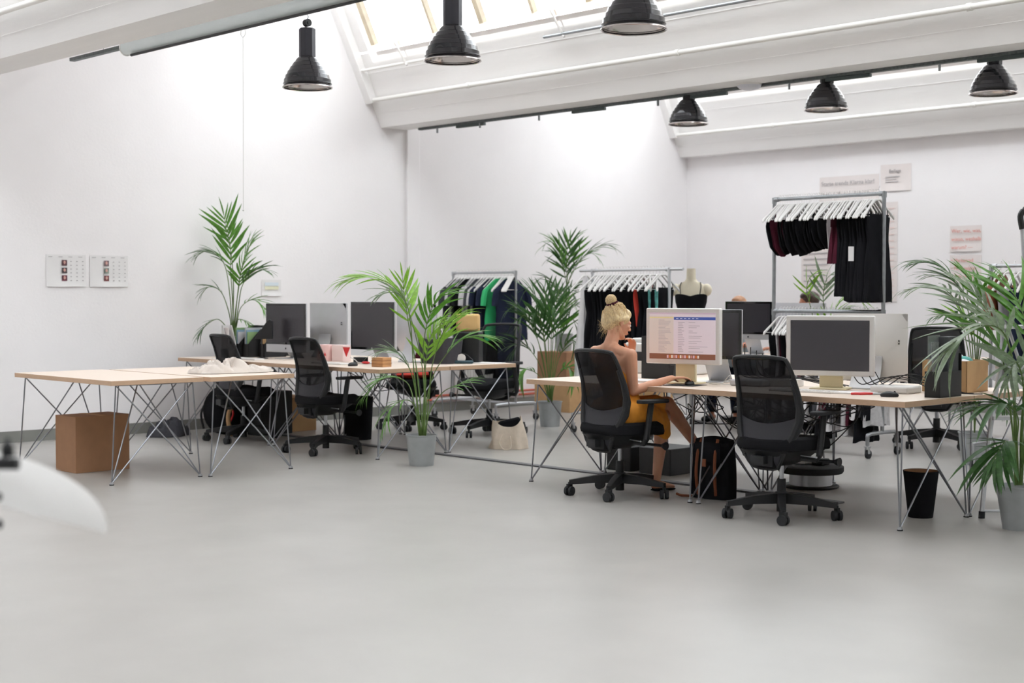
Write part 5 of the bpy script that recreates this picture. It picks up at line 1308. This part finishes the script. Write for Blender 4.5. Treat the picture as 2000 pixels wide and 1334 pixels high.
MB().cap(Lh(-.016, .0915, -.0505), Lh(.016, .0915, -.0505), .0035, .0035, 8).build('lips', mat('lips', (196, 104, 96), .45), body)
# dress
b = MB()
b.cap(chs+Vector((-.055, .012, -.035)), wst+Vector((-.03, 0, 0)), .098, .095, 16); b.cap(chs+Vector((.055, .012, -.035)), wst+Vector((.03, 0, 0)), .098, .095, 16)
b.cap(wst, pel, .102, .120, 16); b.cap(pel+Vector((-.07, .01, -.02)), pel+Vector((.07, .01, -.02)), .118, .118, 16)
b.cap(hpR, knR+Vector((0, -.07, .0)), .112, .078, 16); b.cap(hpL, knL+Vector((0, -.12, -.005)), .105, .070, 16)
b.cap(hpR+Vector((.035, .06, -.02)), knR+Vector((.03, -.10, -.045)), .085, .070, 14)
b.cap(knR+Vector((.02, -.05, -.05)), knR+Vector((.03, -.03, -.115)), .065, .045, 14); b.cap(knR+Vector((-.01, -.14, -.04)), knR+Vector((.02, -.09, -.10)), .06, .03, 14)
b.cap(pel+Vector((.10, .03, .0)), wst+Vector((.075, .015, .02)), .075, .04, 12)
dr = remeshed(b, 'dress', m_dress, t, .008, 5)
for v in dr.data.vertices:      # cloth folds
    n_ = mn.noise(Vector((v.co.x*9, v.co.y*5+v.co.z*6, v.co.z*4))) + .5*mn.noise(v.co*22)
    v.co += v.normal*(.010*n_)
for sx in (-1, 1):
    MB().tube(smooth_path([chs+Vector((sx*.085, .095, .005)), chs+Vector((sx*.095, .06, .075)), chs+Vector((sx*.098, .0, .098)), chs+Vector((sx*.092, -.06, .055)), chs+Vector((sx*.085, -.092, -.02))], 5), .0035, 5).build('strap', mat('strap_grey', (130, 130, 118), .6), dr)
# hair: swept cap, bun, loose strands
hr = MB()
hr.sph(Lh(0, -.022, .040), (.083, .098, .088), 28, 18, Rh); hr.sph(Lh(0, -.062, .005), (.070, .060, .072), 22, 14, Rh); hr.sph(Lh(0, .030, .072), (.066, .050, .044), 22, 14, Rh)
for sx in (-1, 1): hr.cap(Lh(sx*.066, .030, .038), Lh(sx*.064, -.05, .012), .022, .030, 12)
hair = remeshed(hr, 'hair', m_hairb, t, .006, 3)
rs = random.Random(9); b = MB()
bun = Lh(0, -.092, .140)
for i in range(150):     # combed strands over the cap towards the bun
    a = rs.uniform(-pi, pi); el = rs.uniform(.0, 1.0)
    x = sin(a)*.086*(.35+.65*(1-el)); y = cos(a)*.100*(.35+.65*(1-el))-.02; z = .040+.088*el**.7*.55
    if y > .062 and el < .4: continue
    if el < .35 and y < 0: z -= rs.uniform(0, .07)
    p0 = Lh(x, y, z); p2 = bun+Vector((rs.uniform(-.012, .012), rs.uniform(-.01, .02), -.028)); mid = (p0+p2)/2; cc = Lh(0, -.02, .04); mid = cc+(mid-cc).normalized()*.103
    b.tube([p0, p0.lerp(mid, .55)+(p0.lerp(mid, .55)-cc).normalized()*.006, mid, p2], [.0016, .0026, .0026, .0015], 4)
b.build('hair_strands', m_hairb, hair)['kind'] = 'stuff'
b = MB()
for i in range(80):
    a = rs.uniform(-1.9, 1.9); p0 = Lh(sin(a)*.078, -.03-.055*cos(a), rs.uniform(-.06, .04)); o_ = (p0-Lh(0, -.02, .0)).normalized()
    b.tube([p0, p0+o_*.022+Vector((0, 0, -.012)), p0+o_*rs.uniform(.03, .055)+Vector((0, 0, rs.uniform(-.06, .02)))], [.0010, .0008, .0003], 3)
b.build('loose_strands', m_hairb, hair)['kind'] = 'stuff'
b = MB(); b.sph(bun, (.036, .034, .030), 22, 16)
for i in range(16):
    a0 = i*pi/8
    b.tube([bun+Vector((cos(a0+k*.42)*.037*sin(.3+k*.5), sin(a0+k*.42)*.036*sin(.3+k*.5), .038*cos(.3+k*.5))) for k in range(6)], .0042, 5)
b.build('bun', m_hairb, hair)
b = MB(); ax_ = (bun-Lh(0, -.03, .06)).normalized(); q = bun-ax_*.026; a_ = ax_.orthogonal().normalized(); c_ = ax_.cross(a_)
b.tube([q+a_*(.034*cos(k*2*pi/20))+c_*(.034*sin(k*2*pi/20)) for k in range(21)], [.0095+.0025*sin(k*2.2) for k in range(21)], 7)
b.build('scrunchie', m_burg, hair)
for an, nm in ((anR, 'shoe'), (anL, 'shoe')):
    o_ = Vector((.01, .06, -.073)) if an is anR else Vector((.02, .07, -.066))
    MB().sph(an+o_, (.034, .115, .012 if an is anR else .014), 18, 8, Euler((radians(-2), 0, radians(-8))).to_matrix()).build('shoe', m_black, t)
tag(MB().grid(lambda u, v: ((u-.5)*.24, (v-.5)*.20, .0015), 2, 2, .0015).build('mouse_pad', m_rubber, loc=(-6.37, 7.63, T+.0015), rz=.2), 'thin dark mouse pad under the hand of the woman', 'mouse pad')

# people at the far desk
def far_person(label, x, y, face, zt, shirt, hairm, lower=None):
    r0 = Vector((x, y, 0)); t = thing('person', label, 'person', r0, math.atan2(face[1], face[0])-pi/2)
    b = MB(); hz = zt-.12
    b.cap((0, -.02, hz-.25), (0, 0, hz-.06), .055, .048, 14); L, R = head_geo(b, (0, .03, hz), (0, 1, -.12), (0, 0, 1), .98)
    for sx in (-1, 1):
        b.cap((sx*.17, 0, hz-.29), (sx*.21, .12, .84), .045, .036); b.cap((sx*.21, .12, .84), (sx*.12, .36, .80), .036, .024)
        hand_geo(b, (sx*.12, .36, .80), (-sx*.3, 1, 0), (0, 0, -1), .4, 1, sx)
        b.cap((sx*.1, 0, .53), (sx*.13, .42, .52), .08, .058); b.cap((sx*.13, .42, .52), (sx*.14, .40, .10), .055, .035); b.cap((sx*.14, .36, .05), (sx*.15, .52, .035), .035, .026)
    b.cap((0, 0, .55), (0, 0, hz-.3), .13, .12, 16)
    body = remeshed(b, 'body', m_skin2, t, .010, 3); eyes(L, body, .98)
    b = MB(); b.cap((-.05, 0, .56), (-.08, 0, hz-.33), .135, .105, 14); b.cap((.05, 0, .56), (.08, 0, hz-.33), .135, .105, 14)
    for sx in (-1, 1): b.cap((sx*.09, 0, hz-.30), (sx*.19, .02, hz-.33), .07, .058); b.cap((sx*.18, 0, hz-.32), (sx*.205, .09, hz-.44), .058, .052)
    remeshed(b, 'shirt', shirt, t, .010, 3)
    b = MB(); b.cap((-.06, 0, .55), (.06, 0, .55), .12, .12)
    for sx in (-1, 1): b.cap((sx*.1, 0, .53), (sx*.13, .42, .525), .094, .070); b.cap((sx*.13, .42, .52), (sx*.14, .40, .14), .068, .052)
    remeshed(b, 'trousers', lower or m_navy, t, .012, 3)
    b = MB(); b.sph(L(0, -.03, .045), (.084, .100, .088), 20, 14, R); b.sph(L(0, -.05, -.02), (.074, .065, .07), 20, 12, R); b.sph(L(0, .02, .085), (.06, .055, .04), 18, 10, R)
    remeshed(b, 'hair', hairm, t, .008, 2)
    for sx in (-1, 1): MB().sph((sx*.15, .48, .035), (.045, .13, .035), 14, 8).build('shoe', m_black, t)
far_person('person behind the large dark screen, only light brown hair showing above it', -9.85, 12.72, (.25, -1), 1.335, mat('pale_blue_shirt', (176, 196, 206), .85, noise=.2), mat('light_brown_hair', (176, 130, 96), .6, noise=.3, nscale=26))
far_person('dark-haired person at the far desk partly hidden behind palm leaves', -8.93, 12.74, (-.75, -.66), 1.385, m_navy, m_haird)
for x, y in ((-9.86, 12.74), (-8.92, 12.75)):
    t = thing('stool', 'black stool under a person at the far desk', 'stool', (x, y, 0), 0, 'black stools at the far desk')
    MB().cyl((0, 0, .37), (0, 0, .41), .17, n=24).build('seat', m_blackf, t, bevel=.006); MB().cyl((0, 0, .03), (0, 0, .38), .02, n=10).build('pole', m_chrome, t); MB().cyl((0, 0, 0), (0, 0, .025), .2, n=24).build('base', m_blackp, t)
